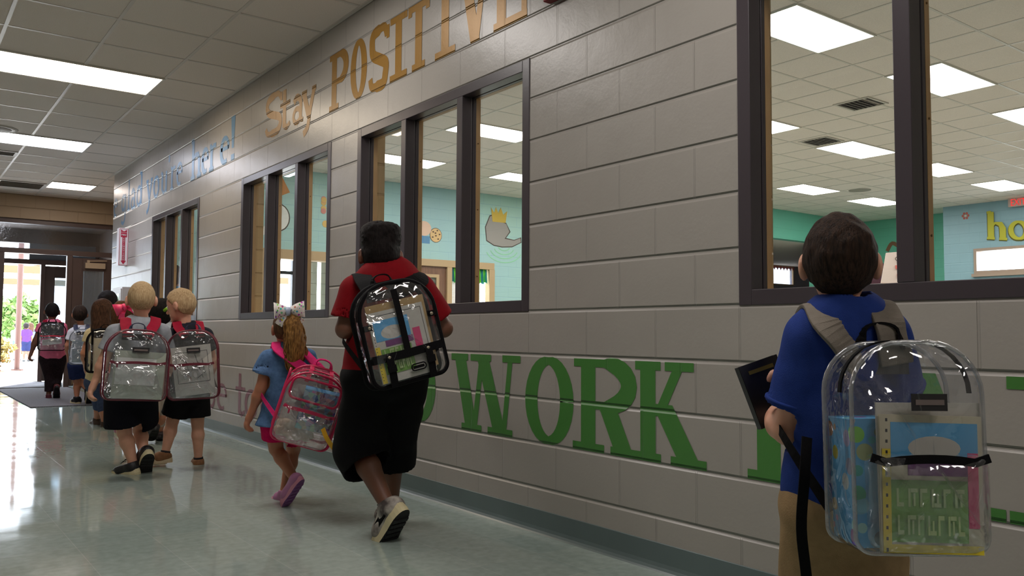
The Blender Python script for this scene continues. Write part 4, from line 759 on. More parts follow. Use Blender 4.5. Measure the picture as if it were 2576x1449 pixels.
        so_=sdf_obj(top.get('name','shirt'),pr,max(vox,.005),m,r,k=.022*Q,noise=top.get('noise',.0028),nf=top.get('nf',26)/Q)
        P['shirt']=so_
        for e in ends:
            if e[0]=='n':
                q_=MB(); u=e[2]; a1=nz(np.cross(u,V(.3,.8,.1))); a2=np.cross(u,a1); ring=[e[1]-u*.010+ (a1*math.cos(t)+a2*math.sin(t))*(e[3]-.003) for t in np.linspace(0,2*math.pi,24,endpoint=False)]
                q_.tube(ring,.006,6,closed=True,flat=1); q_.build('sleeve_cuff',m,so_,smooth=True)
        if top.get('collar'):
            cm=top['collar']; q_=MB(); n=22; ring=[]
            for i in range(n+1):
                t=math.radians(-150+300*i/n)-math.pi/2; ring.append(nk-up*(.012*Q)+rt*math.cos(t)*.050*Q*bulk**.5+fw*(math.sin(t)*.048*Q-.0)-up*.012*math.sin(t))
            vs=[]; 
            for p in ring: o_=nz(p-nk-up*((p-nk)@up)); vs+=[p-o_*.003,p+up*.022*Q+o_*.000,p+o_*.006+up*.020*Q,p+o_*.016-up*.010*Q]
            fs=[(4*i+j,4*i+j+1,4*i+5+j,4*i+4+j) for i in range(n) for j in range(3)]; q_.add(vs,fs); oo=q_.build('collar',cm,so_,smooth=True); sm=oo.modifiers.new('solid','SOLIDIFY'); sm.thickness=.004
    # ---- trousers / shorts / leggings
    if bottom:
        m=bottom['m']; inf=bottom.get('inf',.014); fr=bottom.get('end',1.0); pr=[elp(pv,(rt,fw,up),(.112*Q*bulk+inf,.088*Q*bulk+inf,.105*Q))]; post=[]
        for S,hp_ in(('L',hL),('R',hR)):
            kn,an=W['k'+S],W['a'+S]; f_=fr[S] if isinstance(fr,dict) else fr; r0=.070*Q*b+inf*.6; r1=.046*Q*b+inf+bottom.get('loose',0)*min(1,f_)
            if f_<=1: segs=[(hp_,hp_+(kn-hp_)*f_,r0,r1,True)]
            else: p=kn+(an-kn)*(f_-1); r2=r1-(0 if bottom.get('loose',0)>.02 else .018*Q*(f_-1)*bottom.get('taper',1)); segs=[(hp_,kn,r0,r1,False),(kn,p,r1,r2,True)]
            for a,p,ra,rb,end in segs:
                def fn(P,a=a,p=p,ra=ra,rb=rb,end=end):
                    ab=p-a; L=np.linalg.norm(ab); u=ab/L; t=(P-a)@u; hh=np.clip(t/L,0,1); d=np.linalg.norm((P-a)-np.clip(t,0,L+(1 if end else 0))[...,None]*u,axis=-1)-(ra+(rb-ra)*hh)
                    return (np.maximum(d,t-L) if end else d).astype(np.float32)
                R=max(ra,rb); pr.append(('+',fn,np.minimum(a,p)-R,np.maximum(a,p)+R))
                if end: u=nz(p-a); post.append(cap(p-u*.015,p+u*.05,rb-TH,rb-TH,'-'))
        pr.append(half(pv+up*.07*Q,up)); pr+=post
        o_=sdf_obj(bottom.get('name','shorts'),pr,max(vox,.005),m,r,k=.02*Q,noise=bottom.get('noise',.0025),nf=24/Q); P['bottom']=o_
    # ---- shoes
    if shoes:
        for S in 'LR':
            an,t=W['a'+S],W['t'+S]; st=shoes
            hl=W.get('g'+S)
            if hl is None: d0=nz((t-an)*V(1,1,0)); hl=V(an[0],an[1],max(.03*Q,t[2]))-d0*.03*Q; hl[2]=t[2] if abs(an[2]-t[2])<.12*Q else an[2]-.05*Q
            d=nz(t-hl); leg=nz(W['k'+S]-an); upv=nz(leg-d*(leg@d)); lat=np.cross(d,upv); t2=t; ball=hl+(t2-hl)*.72
            sz=st.get('s',1)*Q
            so2=sdf_obj(st.get('name','shoe'),[cap(hl+upv*.018*sz,ball+upv*.016*sz,.030*sz,.036*sz,sq=(upv,.9)),cap(ball+upv*.014*sz,t2+upv*.010*sz,.036*sz,.026*sz,sq=(upv,.75)),cap(hl+upv*.03*sz+d*.01,an+(an-hl)*0+leg*.004,.032*sz,.031*sz),cap(an,ball+upv*.02*sz,.028*sz,.028*sz),half(an+leg*st.get('cut',.012),leg),cap(an,an+leg*.1,.024*sz,.024*sz,'-'),half(hl-upv*.003,-upv)],max(.0045,vox*.8),st['m'],r,k=.018)
            q_=MB(); n=26; ring=[]; 
            for i in range(n):
                an_=2*math.pi*i/n; x=math.cos(an_); y=math.sin(an_); Lh=np.linalg.norm(t2-hl)/2+.030*sz; cx=(t2+hl)/2; ww=(.036+.006*x)*sz*(1-.18*math.exp(-((x+.1)/.35)**2)); ring.append(cx+d*Lh*np.sign(x)*abs(x)**.8+lat*ww*np.sign(y)*abs(y)**.75)
            def ro(z,k_): cc=sum(ring)/n; return [cc+(p-cc)*k_-upv*z for p in ring]
            vs=ro(-.014*sz,1.0)+ro(.004*sz,1.05)+ro(.018*sz,1.03); fs=[(i,(i+1)%n,n+(i+1)%n,n+i) for i in range(n)]+[(n+i,n+(i+1)%n,2*n+(i+1)%n,2*n+i) for i in range(n)]; q_.add(vs,fs,0)
            q_.add(ro(.018*sz,1.03),[tuple(range(n))],1)
            # tread bars
            for i in range(6): q_.obb(hl+(t2-hl)*((i+.5)/6)-upv*.0195*sz,d,lat,upv,.007*sz,.026*sz,.003*sz,1)
            sole=q_.build('sole',[st['sole'],st.get('tread',st['sole'])],so2,smooth=False)
            if st.get('lace'):
                q_=MB()
                for i in range(4): pp=an+(ball-an)*(.25+.2*i)+upv*.028*sz+upv*.012*sz; q_.tube([pp-lat*.016*sz,pp+upv*.004,pp+lat*.016*sz],.0022,5)
                q_.build('laces',st['lace'],so2)
            if st.get('patch'):
                for sg in(-1,1): q_=MB(); q_.obb((hl+ball)/2+lat*sg*.033*sz+upv*.02*sz,d,lat,upv,.03*sz,.003,.010*sz); q_.build('side_stripe',st['patch'],so2)
    if socks:
        q_=MB()
        for S in 'LR': an=W['a'+S]; leg=nz(W['k'+S]-an); q_.tube([an+leg*.0,an+leg*.022*Q],.031*Q,14)
        q_.build('socks',socks,r,smooth=True)
    return P
# ------------------------------------------------------------------ backpacks
vinyl=clear_mat('clear_vinyl',(.93,.94,.95,1),.05,.8,.12,wscale=7,film=.03,filmcol=(.62,.64,.66,1))
vinylpink=clear_mat('clear_pinkish_vinyl',(.97,.93,.95,1),.06,.7,.35,wscale=12,film=.06,filmcol=(.8,.7,.76,1))
def outline(w,h,rt_,rb_,n=10):
    pts=[]; hw,hh=w/2,h/2
    for cx,cy,r_,a0 in((hw-rb_,-hh+rb_,rb_,-90),(hw-rt_,hh-rt_,rt_,0),(-hw+rt_,hh-rt_,rt_,90),(-hw+rb_,-hh+rb_,rb_,180)):
        for i in range(n+1): a=math.radians(a0+90*i/n); pts.append((cx+r_*math.cos(a),cy+r_*math.sin(a)))
    return pts
def backpack(label,group,ctr,A,U,w,h,d,trim,strapm,P,vin=None,patch=True,handle=None,pocket=True,loc=None,webbing=None,zip_=None,straps='LR',sag=0,pk=.46,sw=.05,sho=.36,pipe=.0045):
    vin=vin or vinyl; A=nz(A); U=nz(U-A*(U@A)); O=nz(np.cross(A,U))   # O: away from the body
    if O@P['fw']>0: O=-O; 
    r=empty('backpack',tuple(ctr-U*h/2),label,'backpack',group)
    T_=lambda a,b,c: ctr+A*a+U*b+O*(c-d/2)
    ol=outline(w,h,w*.40,w*.13,8); n=len(ol); m=MB(); rows=[]
    prof=[(0,.90),(.008,.97),(.03,1),(d-.035,1),(d-.012,.975),(d,.92),(d+.006,.72),(d+.008,.42),(d+.008,.14)]
    vs=[]
    for c_,k_ in prof:
        for i,(a,b) in enumerate(ol):
            wob=.004*math.sin(i*.9+c_*60)+.003*math.sin(i*2.3+c_*25); bb=b*(k_+(1-k_)*.25) if k_>.8 else b*k_
            vs.append(T_(a*k_*(1+sag*(.5-b/h)*.12),bb+wob*(1 if k_<1 else .3),c_+wob*(1.3 if k_<.95 else .4)))
    R=len(prof); fs=[(j*n+i,j*n+(i+1)%n,j*n+n+(i+1)%n,j*n+n+i) for j in range(R-1) for i in range(n)]+[tuple((R-1)*n+i for i in range(n)),tuple(range(n))[::-1]]
    m.add(vs,fs); sh=m.build('shell',vin,r,smooth=True)
    q=MB(); q.tube([T_(a*.985,b*.985,d-.014) for a,b in ol],pipe,6,closed=True); q.build('front_piping',trim,r,smooth=True)
    q=MB(); q.tube([T_(a*1.0,b*1.0,.02) for a,b in ol],pipe*1.15,6,closed=True); q.build('back_piping',trim,r,smooth=True)
    top=[(a,b) for a,b in ol if b>-h*.1]; top.sort(key=lambda p:math.atan2(p[1],p[0]))
    q=MB(); q.ribbon([T_(a*1.004,b*1.004,d*.62) for a,b in top],[A*a+U*b for a,b in top],.014,.003); zz=q.build('zipper',zip_ or trim,r)
    if pocket:
        pw_,ph=w*.86,h*pk; po=outline(pw_,ph,pw_*.08,pw_*.14,6); npo=len(po); vs=[]; oy=-h/2+ph/2+.012
        for c_,k_ in((d,1.0),(d+.022,.99),(d+.034,.95),(d+.038,.7),(d+.038,.2)):
            for i,(a,b) in enumerate(po): vs.append(T_(a*k_,b*k_+oy,c_+.003*math.sin(i*1.7+k_*9)))
        q=MB(); q.add(vs,[(j*npo+i,j*npo+(i+1)%npo,j*npo+npo+(i+1)%npo,j*npo+npo+i) for j in range(4) for i in range(npo)]+[tuple(4*npo+i for i in range(npo))]); pkt=q.build('front_pocket',vin,r,smooth=True)
        q=MB(); zp=[T_(pw_*.5*t,oy+ph/2-.004-.012*(1-t*t)*-1-.014*(t*t<.9),d+.030+.006*(1-abs(t))) for t in np.linspace(-1,1,9)]; q.ribbon(zp,O,.016,.004); q.build('pocket_zipper',zip_ or trim,pkt)
        q=MB(); q.obb(zp[1]+O*.004-U*.014,A,U,O,.004,.012,.002); q.build('zipper_pull',trim,pkt)
    if patch:
        q=MB(); q.obb(T_(.01,h*.21,d+.014),A,U,O,w*.13,.016,.002); pt=q.build('label_patch',mat('patch_black',srgb(22,18,20),.6),r); q=MB(); q.obb(T_(.01,h*.21,d+.0165),A,U,O,w*.105,.005,.001); q.build('label_stripe',mat('patch_grey',srgb(110,96,92),.6),pt)
    hm=handle or trim; q=MB(); hp=[T_(-.045,h/2-.012,.012),T_(-.035,h/2+.03,.006),T_(0,h/2+.042,.004),T_(.035,h/2+.03,.006),T_(.045,h/2-.012,.012)]; q.ribbon(cr(hp,4),[U]*99,.022,.005); q.build('handle',hm,r)
    # back yoke joining the straps
    Wp=P['W']; up,fw,rt=P['up'],P['fw'],P['rt']; Q=P['Q']
    for S in straps:
        sg=-1 if S=='L' else 1; s0=Wp['s'+S]; sh_=s0+(P['nk']-s0)*sho; bw=P['bw']; hgt=.046*Q+.014
        p0=T_(sg*w*.14,h/2-.045,.0); p1=sh_-fw*(.062*Q*P['bulk']+.012)+up*(hgt-.028); p2=sh_+up*(hgt+.004); p3=sh_+fw*(.070*Q*P['bulk']+.008)+up*(hgt-.05); p4=sh_+rt*sg*.012+fw*(.095*Q*P['bulk'])-up*.12*Q; p5=P['mid']+rt*sg*(.118*Q*P['bulk']+.012)+fw*.03*Q-up*.19*Q; p6=P['mid']+rt*sg*(.122*Q*P['bulk']+.012)-fw*.05*Q-up*.22*Q; p7=T_(sg*w*.44,-h*.36,.0)
        tp=cr([p0,(p0+p1)/2-fw*.006,p1,p2,p3,p4],5); nn=[]
        cen=lambda p: P['mid']-up*.10*Q
        for i,p in enumerate(tp): v=p-(P['mid']-up*.09*Q); v=v-rt*(v@rt)*.6; nn.append(nz(v) if i>4 else nz(O+up*.4))
        q=MB(); q.ribbon(tp,nn,sw,.011); st=q.build('shoulder_strap',strapm,r,smooth=False); bv=st.modifiers.new('b','BEVEL'); bv.width=.003; bv.segments=2
        q=MB(); tp=cr([p4,p5,p6,p7],5); q.ribbon(tp,[nz(p-(P['mid']-up*.15*Q)-up*((p-(P['mid']-up*.15*Q))@up)) for p in tp],.022,.003); q.build('webbing_strap',trim if webbing is None else webbing,st)
    q=MB(); q.obb(T_(0,h/2-.045,-.006),A,U,O,w*.24,.02,.005); q.build('yoke',mat('yoke_black',srgb(26,26,34),.7),r)
    return r,T_,(A,U,O,w,h,d)
# ------------------------------------------------------------------ the children
blk=cloth('black_cloth',srgb(18,17,19),.15); mar_s=cloth('maroon_strap',srgb(150,22,48),.06,bs=400); mart=mat('maroon_trim',srgb(98,20,38),.5); blkt=mat('black_webbing',srgb(12,11,13),.75,bump=.3,bscale=500,spec=.12); greys=cloth('grey_strap',srgb(122,114,104),.06,bs=400); pinks=cloth('pink_strap',srgb(214,44,112),.05,bs=400); pinkt=mat('pink_piping',srgb(206,30,84),.35); silvert=mat('clear_grey_trim',srgb(120,124,130),.4); navyt=mat('navy_trim',srgb(28,34,62),.6)
white_s=mat('sole_white',srgb(214,200,160),.6); black_s=mat('sole_black',srgb(18,18,18),.6); tread=mat('tread_black',srgb(24,24,25),.7,bump=.8,bscale=120)
PK='clear school backpacks worn by the walking children'
def book(name,label,cat,T_,a,b,c,w,h,t,m,edge,rot=0,decor=(),parent=None):
    """flat thing inside a pack; a,b,c in pack coordinates"""
    A,U,O=T_['ax']; f=T_['f']; cr0,sr0=math.cos(rot),math.sin(rot); A2=A*cr0+U*sr0; U2=U*cr0-A*sr0; c0=f(a,b,c)
    r=empty(name,tuple(c0-U2*h/2),label,cat); q=MB(); q.obb(c0,A2,U2,O,w/2,h/2,t/2-.0012); q.build('pages',edge,r)
    q=MB(); q.obb(c0+O*(t/2),A2,U2,O,w/2+.002,h/2+.002,.0008); q.obb(c0-O*(t/2),A2,U2,O,w/2+.002,h/2+.002,.0008); cv=q.build('cover',m,r)
    for i,(nm,sh,x,y,sx,sy,mm) in enumerate(decor):
        q=MB(); z=t/2+.0012+.0003*i; ctr=c0+O*z
        if sh=='r': q.obb(ctr+A2*x+U2*y,A2,U2,O,sx/2,sy/2,.0002)
        elif sh=='e': n=20; q.add([ctr+A2*(x+sx/2*math.cos(2*math.pi*k/n))+U2*(y+sy/2*math.sin(2*math.pi*k/n)) for k in range(n)],[tuple(range(n))])
        elif sh=='l': q.tube([ctr+A2*x+U2*y,ctr+A2*sx+U2*sy],.0011,4)
        elif sh=='t': text(nm,sy,ctr+A2*x+U2*y+O*.0004,A2,U2,mm,'cover_lettering',r,ext=.0002,squash=sx); continue
        q.build(nm,mm,r)
    return r
def blocks(x0,y0,w,h,n,m):
    o=[]
    for k in range(n):
        x=x0+w*(k+.5)/n; u=w/n
        o.append(('print_block','r',x-u*.22,y0,u*.2,h,m))
        o.append(('print_block','r',x+(.2 if k%2 else .0)*u,y0+h*(.4 if k%3 else -.38),u*.6,h*.22,m))
        if k%2: o.append(('print_block','r',x+u*.2,y0-h*.1,u*.18,h*.7,m))
    return o
def TT(pk): r,f,ax=pk; return dict(f=f,ax=(ax[0],ax[1],ax[2]))
paper=mat('paper',srgb(190,185,176),.7); paperg=mat('folder_pale',srgb(164,170,156),.6); sky=mat('cover_sky_blue',srgb(80,160,210),.5); lim=mat('cover_green',srgb(110,160,60),.5); pur=mat('cover_purple',srgb(110,40,110),.5); mag=mat('cover_magenta',srgb(210,40,110),.5); yel=mat('cover_yellow',srgb(226,200,40),.5); bei=mat('cover_beige',srgb(196,186,160),.6); inkd=mat('print_black',srgb(40,38,44),.6); pgreen=mat('print_pale_green',srgb(170,190,130),.6); manila=mat('manila',srgb(170,140,90),.7)
# --- 1 foreground boy in blue polo
P1=person('person','boy in blue polo and khaki trousers at right, grey straps over his shoulders',1.86,40,
 dict(hd=(2112,658,.0),nk=(2122,800,0),sL=(2036,850),sR=(2222,840),eL=(1982,1082,.03),eR=(2262,1030,.06),wL=(1936,1040,.13),wR=(2215,1075,.22),hL=(1928,992,.14),pv=(2118,1262,.03),pL=(2060,1300,.02),pR=(2176,1300,.04),kL=(2056,1560,.10),kR=(2186,1570,-.02),aL=(2048,1800,.06),aR=(2176,1800,-.02),tL=(2040,1826,.17),tR=(2190,1830,.13)),
 SK['light'],('short',HR_['dkbrown']),top=dict(m=cloth('blue_polo_knit',srgb(34,56,124),.06,bs=500),inf=.015,sleeve=.74,len=.02,noise=.004,nf=22,band=True,cuff=.010,collar=cloth('blue_polo_collar',srgb(38,64,140),.05)),
 bottom=dict(name='trousers',m=cloth('khaki_twill',srgb(150,124,90),.08),inf=.02,end=1.85,loose=.016,noise=.004),shoes=dict(m=mat('grey_shoe',srgb(70,70,76),.6),sole=white_s),vox=.005,hh=56,bulk=1.0,q=1.04,hq=.92,grip=dict(L=.9))
Az=math.radians(37); A=V(math.cos(Az),-math.sin(Az),0); ctr=at(2268,1116,1.665)
pk=backpack('large clear backpack with grey straps worn by the boy in blue',PK,ctr,A,V(.05,.02,1)+A*.085,.255,.405,.17,clear_mat('clear_edge_trim',(.8,.81,.83,1),.1,.3,.4,film=.28,filmcol=(.5,.51,.52,1)),greys,P1,zip_=blkt,webbing=blkt,handle=blkt,sw=.072,sho=.24,pk=.44)
T=TT(pk)
pat=N('lunch_bag_print'); b_=pat.n('BsdfPrincipled'); pat.l(b_.outputs[0],pat.out.inputs[0]); b_.inputs['Roughness'].default_value=.6; tc=pat.n('TexCoord'); vo=pat.n('TexVoronoi'); vo.inputs['Scale'].default_value=24; pat.l(tc.outputs['Object'],vo.inputs['Vector']); rp=pat.n('ValToRGB'); rp.color_ramp.interpolation='CONSTANT'; rp.color_ramp.elements[0].color=(0,0,0,1); rp.color_ramp.elements[1].position=.40; rp.color_ramp.elements[1].color=(1,1,1,1); pat.l(vo.outputs['Distance'],rp.inputs[0]); hs=pat.n('HueSaturation'); hs.inputs['Value'].default_value=.45; pat.l(vo.outputs['Color'],hs.inputs['Color']); mx=pat.n('Mix',data_type='RGBA'); pat.l(rp.outputs[0],mx.inputs[0]); pat.l(hs.outputs[0],mx.inputs[6]); mx.inputs[7].default_value=srgb(64,140,186); pat.l(mx.outputs[2],b_.inputs['Base Color'])
for i,(x_,) in enumerate([(0,)]):
    book('lunch_bag','sky blue patterned soft lunch bag packed at the left inside the front clear backpack','lunch bag',T,-.058,-.07,.078,.115,.24,.115,pat.m,pat.m,.02)
book('notebook','spiral notebook with blue, green and magenta cover in the front clear backpack','notebook',T,.020,-.070,.156,.190,.255,.006,bei,paper,-.02,
 [('sky_band','r',.006,.078,.165,.075,sky),('pale_oval','e',.006,.068,.10,.045,paper),('purple_band','r',.02,.028,.13,.024,pur),('magenta_stripe','r',.078,-.01,.02,.14,mag),('green_panel','r',-.006,-.05,.145,.115,lim),('yellow_stripe','r',-.086,-.03,.016,.19,yel),('yellow_foot','r',0,-.120,.188,.016,yel)]+blocks(-.072,-.025,.13,.034,6,pgreen)+blocks(-.072,-.075,.13,.036,7,pgreen)+[('spiral_hole','r',-.091,-.12+.02*k,.004,.006,inkd) for k in range(13)])
book('folder','pale paper folder standing behind the notebook in the front clear backpack','folder',T,.024,-.050,.146,.195,.262,.004,paper,paper,.0)
# book held in left hand
c0=at(1930,985,1.86+.13); r=empty('book',tuple(c0-V(0,0,.08)),'small black hardback book held in the left hand of the boy in blue','book'); Ab=nz(CR*.93+CF*.25+V(0,0,.28)); Ub=nz(V(0,0,1)-CR*.35+CF*.1); Ub=nz(Ub-Ab*(Ub@Ab)); Nb=np.cross(Ab,Ub)
q=MB(); q.obb(c0,Ab,Ub,Nb,.050,.073,.0075); q.build('pages',paper,r); q=MB(); q.obb(c0+Nb*.009,Ab,Ub,Nb,.053,.076,.0015); q.obb(c0-Nb*.009,Ab,Ub,Nb,.053,.076,.0015); q.obb(c0-Ab*.0525,Ab,Ub,Nb,.0015,.076,.0095); q.build('cover',mat('book_black',srgb(18,17,20),.4),r)
q=MB(); sgn=1 if (Nb@CF)<0 else -1; q.obb(c0+Nb*sgn*.0112+Ub*.055,Ab,Ub,Nb,.034,.0045,.0004); q.build('title_bar',mat('gold_print',srgb(120,104,50),.4,metal=.5),r); q=MB(); q.obb(c0+Nb*sgn*.0112-Ub*.02+Ab*.01,Ab,Ub,Nb,.016,.003,.0004); q.build('author_bar',MC['gold_print'],r)
q=MB(); q.ribbon(cr([at(2030,1100,1.77),at(2024,1200,1.74),at(2016,1330,1.74),at(2030,1470,1.73),at(2026,1580,1.73)],5),-CF,.022,.003); q.build('hanging_strap',blkt,pk[0])
# --- 2 big boy in red
P2=person('person','boy in red t-shirt and long black shorts, clear black-trimmed backpack, centre',3.77,16,
 dict(hd=(957,640,.02),nk=(962,692,0),sL=(893,733),sR=(1058,728),eL=(868,828,.0),eR=(1116,826,.02),wL=(912,790,.20),wR=(1078,836,.26),pv=(968,948,0),pL=(925,975),pR=(1012,975),kL=(905,1130,.08),kR=(984,1128,.20),aL=(978,1278,-.12),aR=(985,1268,.25),tL=(962,1362,-.06),gL=(1002,1290,-.17),tR=(966,1300,.42)),
 SK['dark'],('flat',HR_['black']),top=dict(name='t_shirt',m=cloth('red_jersey',srgb(128,12,22),.05,bs=400),inf=.022,sleeve=.74,len=-.02,flare=.015,noise=.004,nf=18),
 bottom=dict(m=cloth('black_mesh_shorts',srgb(10,10,12),.1),inf=.035,end=dict(L=1.3,R=1.3),loose=.022,noise=.006),shoes=dict(name='sneaker',m=mat('sneaker_white_black',srgb(70,62,60),.5,col2=srgb(206,196,186),nscale=14),sole=white_s,tread=tread,lace=blkt,s=1.35,patch=blkt,cut=.03),socks=mat('sock_black',srgb(20,20,24),.9),vox=.007,bulk=1.32,q=1.12,hh=22,grip=dict(L=1.1,R=1.1))
Az=math.radians(12); Ah=V(math.cos(Az),-math.sin(Az),0); n_=V(-math.sin(Az),-math.cos(Az),0); th=math.radians(14); A=Ah*math.cos(th)+V(0,0,1)*math.sin(th); U=nz(V(0,0,1)*math.cos(th)-Ah*math.sin(th)+n_*(-.03))
pk=backpack('clear backpack with black webbing trim worn by the boy in red',PK,at(1001,835,3.50),A,U,.33,.42,.14,blkt,blkt,P2,patch=False,pocket=False,zip_=blkt,sw=.078,sho=.16,pipe=.0095)
T=TT(pk); A_,U_,O_=T['ax']; f=T['f']; w_,h_,d_=.33,.42,.14
q=MB(); q.ribbon([f(0,.20,d_*.6),f(0,.175,d_+.003),f(.0,.05,d_+.012),f(.0,-.085,d_+.012)],O_,.026,.004); q.build('centre_webbing',blkt,pk[0])
q=MB(); q.ribbon([f(-.163,-.085,d_-.02),f(-.15,-.088,d_+.006),f(0,-.09,d_+.014),f(.15,-.088,d_+.006),f(.163,-.085,d_-.02)],O_,.034,.004); q.build('cross_webbing',blkt,pk[0])
for sx in(-1,1):
    q=MB(); q.ribbon([f(.085*sx,-.09,d_+.018),f(.085*sx,-.15,d_+.020),f(.085*sx,-.212,d_+.006)],O_,.03,.005); q.obb(f(.085*sx,-.135,d_+.024),A_,U_,O_,.018,.014,.004); q.build('compression_strap',blkt,pk[0])
    q=MB(); q.lathe(f(.085*sx,-.09,d_+.018),O_,[(.0075,0),(.0075,.002),(.003,.003)],12); q.build('rivet',mat('rivet',srgb(170,160,140),.3,metal=.8),pk[0])
    q=MB(); q.ribbon([f(.16*sx,.045,d_-.006),f(.125*sx,.045,d_+.009)],O_,.024,.004); q.build('side_tab',blkt,pk[0]); q=MB(); q.lathe(f(.135*sx,.045,d_+.010),O_,[(.007,0),(.007,.002),(.003,.003)],12); q.build('rivet',MC['rivet'],pk[0])
q=MB(); q.tube([f(.03+a,b-.155,d_+.012) for a,b in outline(.062,.026,.012,.012,4)],.0028,6,closed=True); q.obb(f(.03,-.155,d_+.011),A_,U_,O_,.024,.006,.001); q.build('oval_badge',blkt,pk[0])
sl=MB()
for k_ in(-.075,-.035,.05): sl.ribbon([f(k_,.18,d_+.004),f(k_,0,d_+.009),f(k_,-.19,d_+.004)],O_,.0016,.001)
book('notebook','spiral notebook with blue, green and magenta cover in the boy in red\'s backpack','notebook',T,-.01,-.045,.128,.235,.29,.006,paper,paper,0,
 [('border_line','l',-.108,.13,.108,.13,inkd),('border_line','l',.108,.13,.108,-.13,inkd),('sky_panel','r',-.03,.068,.15,.085,sky),('white_oval','e',-.03,.055,.10,.055,paper),('purple_band','r',-.01,.012,.12,.024,pur),('magenta_stripe','r',.07,-.005,.032,.11,mag),('green_panel','r',-.03,-.06,.13,.105,lim),('yellow_stripe','r',-.108,-.07,.02,.15,yel),]+blocks(-.088,-.03,.115,.038,5,pgreen)+blocks(-.088,-.082,.115,.034,7,pgreen)+[('spiral_hole','r',-.115,-.13+.013*k,.003,.004,inkd) for k in range(18)])
book('folder','manila folder behind the notebook in the backpack of the boy in red','folder',T,.0,-.02,.112,.25,.30,.004,manila,manila,0)
# --- 3 girl in denim top
P3=person('person','little girl in denim top and pink shorts with long ponytail, pink-trimmed clear backpack',4.45,14,
 dict(hd=(723,826,.0),nk=(723,876,0),sL=(676,900),sR=(772,897),eL=(656,978,.0),eR=(792,975,.06),wL=(634,1034,.03),wR=(790,1030,.14),hL=(622,1062,.04),pv=(712,1056,0),pL=(690,1068),pR=(736,1066),kL=(694,1128,.03),kR=(738,1130,.14),aL=(741,1205,-.10),aR=(714,1240,.10),tL=(718,1262,-.07),gL=(752,1210,-.16),tR=(696,1256,.18)),
 SK['tan'],('pony',HR_['goldb'],[(736,793,4.38),(738,812,4.34),(740,850,4.33),(744,885,4.33),(738,912,4.335),(736,938,4.34)],[.016,.036,.045,.044,.034,.012]),top=dict(name='denim_top',m=cloth('light_denim',srgb(84,114,154),.14,ns=60,bs=300,bump=.5),inf=.014,sleeve=.52,len=.03,flare=.04,noise=.006,nf=26,band=True,cuff=.016),
 bottom=dict(m=cloth('hot_pink_cloth',srgb(196,16,84),.1),inf=.02,end=.55,loose=.014,noise=.006),shoes=dict(m=mat('lilac_shoe',srgb(170,110,150),.5),sole=mat('pink_sole',srgb(196,130,150),.5),tread=mat('purple_tread',srgb(140,90,150),.5),s=.95),vox=.006,bulk=.94,q=.95,hh=10)
# hair bow
bw_=N('bow_print'); b_=bw_.n('BsdfPrincipled'); bw_.l(b_.outputs[0],bw_.out.inputs[0]); b_.inputs['Roughness'].default_value=.6; tc=bw_.n('TexCoord'); vo=bw_.n('TexVoronoi'); vo.inputs['Scale'].default_value=62; bw_.l(tc.outputs['Object'],vo.inputs['Vector']); rp=bw_.n('ValToRGB'); rp.color_ramp.interpolation='CONSTANT'; rp.color_ramp.elements[0].position=0; rp.color_ramp.elements[0].color=(0,0,0,1); rp.color_ramp.elements[1].position=.36; rp.color_ramp.elements[1].color=(1,1,1,1); bw_.l(vo.outputs['Distance'],rp.inputs[0]); mx=bw_.n('Mix',data_type='RGBA'); hs=bw_.n('HueSaturation'); hs.inputs['Saturation'].default_value=1.2; hs.inputs['Value'].default_value=.6; bw_.l(vo.outputs['Color'],hs.inputs['Color']); bw_.l(rp.outputs[0],mx.inputs[0]); bw_.l(hs.outputs[0],mx.inputs[6]); mx.inputs[7].default_value=srgb(228,218,212); bw_.l(mx.outputs[2],b_.inputs['Base Color'])
def bow(label,c,s,m,knot,tails=True,rot=0):
    r=empty('hair_bow',tuple(c),label,'hair bow'); X=CR*math.cos(rot)+CU*math.sin(rot); Y=CU*math.cos(rot)-CR*math.sin(rot)
    for sg in(-1,1):
        q=MB(); vs=[];n=9
        for i in range(n):
            t=i/(n-1); x=.10*s*t; hh_=(.020+.034*t**.7)*s; zz=.028*s*math.sin(math.pi*t); vs+=[c+X*sg*x+Y*(hh_+.01*s*t)-CF*zz,c+X*sg*x+Y*(0)-CF*(zz+.012*s*math.sin(math.pi*t)),c+X*sg*x-Y*(hh_*.8)-CF*zz]
        for i in range(n):
            t=1-i/(n-1); x=.10*s*t; hh_=(.020+.034*t**.7)*s; zz=.022*s*math.sin(math.pi*t); vs+=[c+X*sg*x+Y*(hh_+.01*s*t)+CF*zz*.4,c+X*sg*x+CF*zz*.5,c+X*sg*x-Y*(hh_*.8)+CF*zz*.4]
        q.add(vs,[(3*i+j,3*i+3+j,3*i+4+j,3*i+1+j) for i in range(2*n-1) for j in(0,1)]); o_=q.build('loop',m,r,smooth=True); sm=o_.modifiers.new('s','SOLIDIFY'); sm.thickness=.002
        if tails:
            q=MB(); q.ribbon([c,c+X*sg*.045*s-Y*.04*s-CF*.012*s,c+X*sg*.075*s-Y*.085*s-CF*.004],-CF,[.03*s,.045*s,.055*s],.002); q.build('tail',m,r)
    q=MB(); q.tube([c-Y*.022*s-CF*.02*s,c-CF*.034*s,c+Y*.022*s-CF*.02*s],.016*s,10); q.build('knot',knot,r,smooth=True)
bow('large white patterned bow on the ponytail of the girl in denim',at(728,783,4.35),.80,bw_.m,mat('knot_blue',srgb(180,190,214),.5),rot=.06)
Az=math.radians(22); Ah=V(math.cos(Az),-math.sin(Az),0); n_=V(-math.sin(Az),-math.cos(Az),0); th=math.radians(-17); A=Ah*math.cos(th)+V(0,0,1)*math.sin(th); U=nz(V(0,0,1)*math.cos(th)-Ah*math.sin(th)+n_*.22)
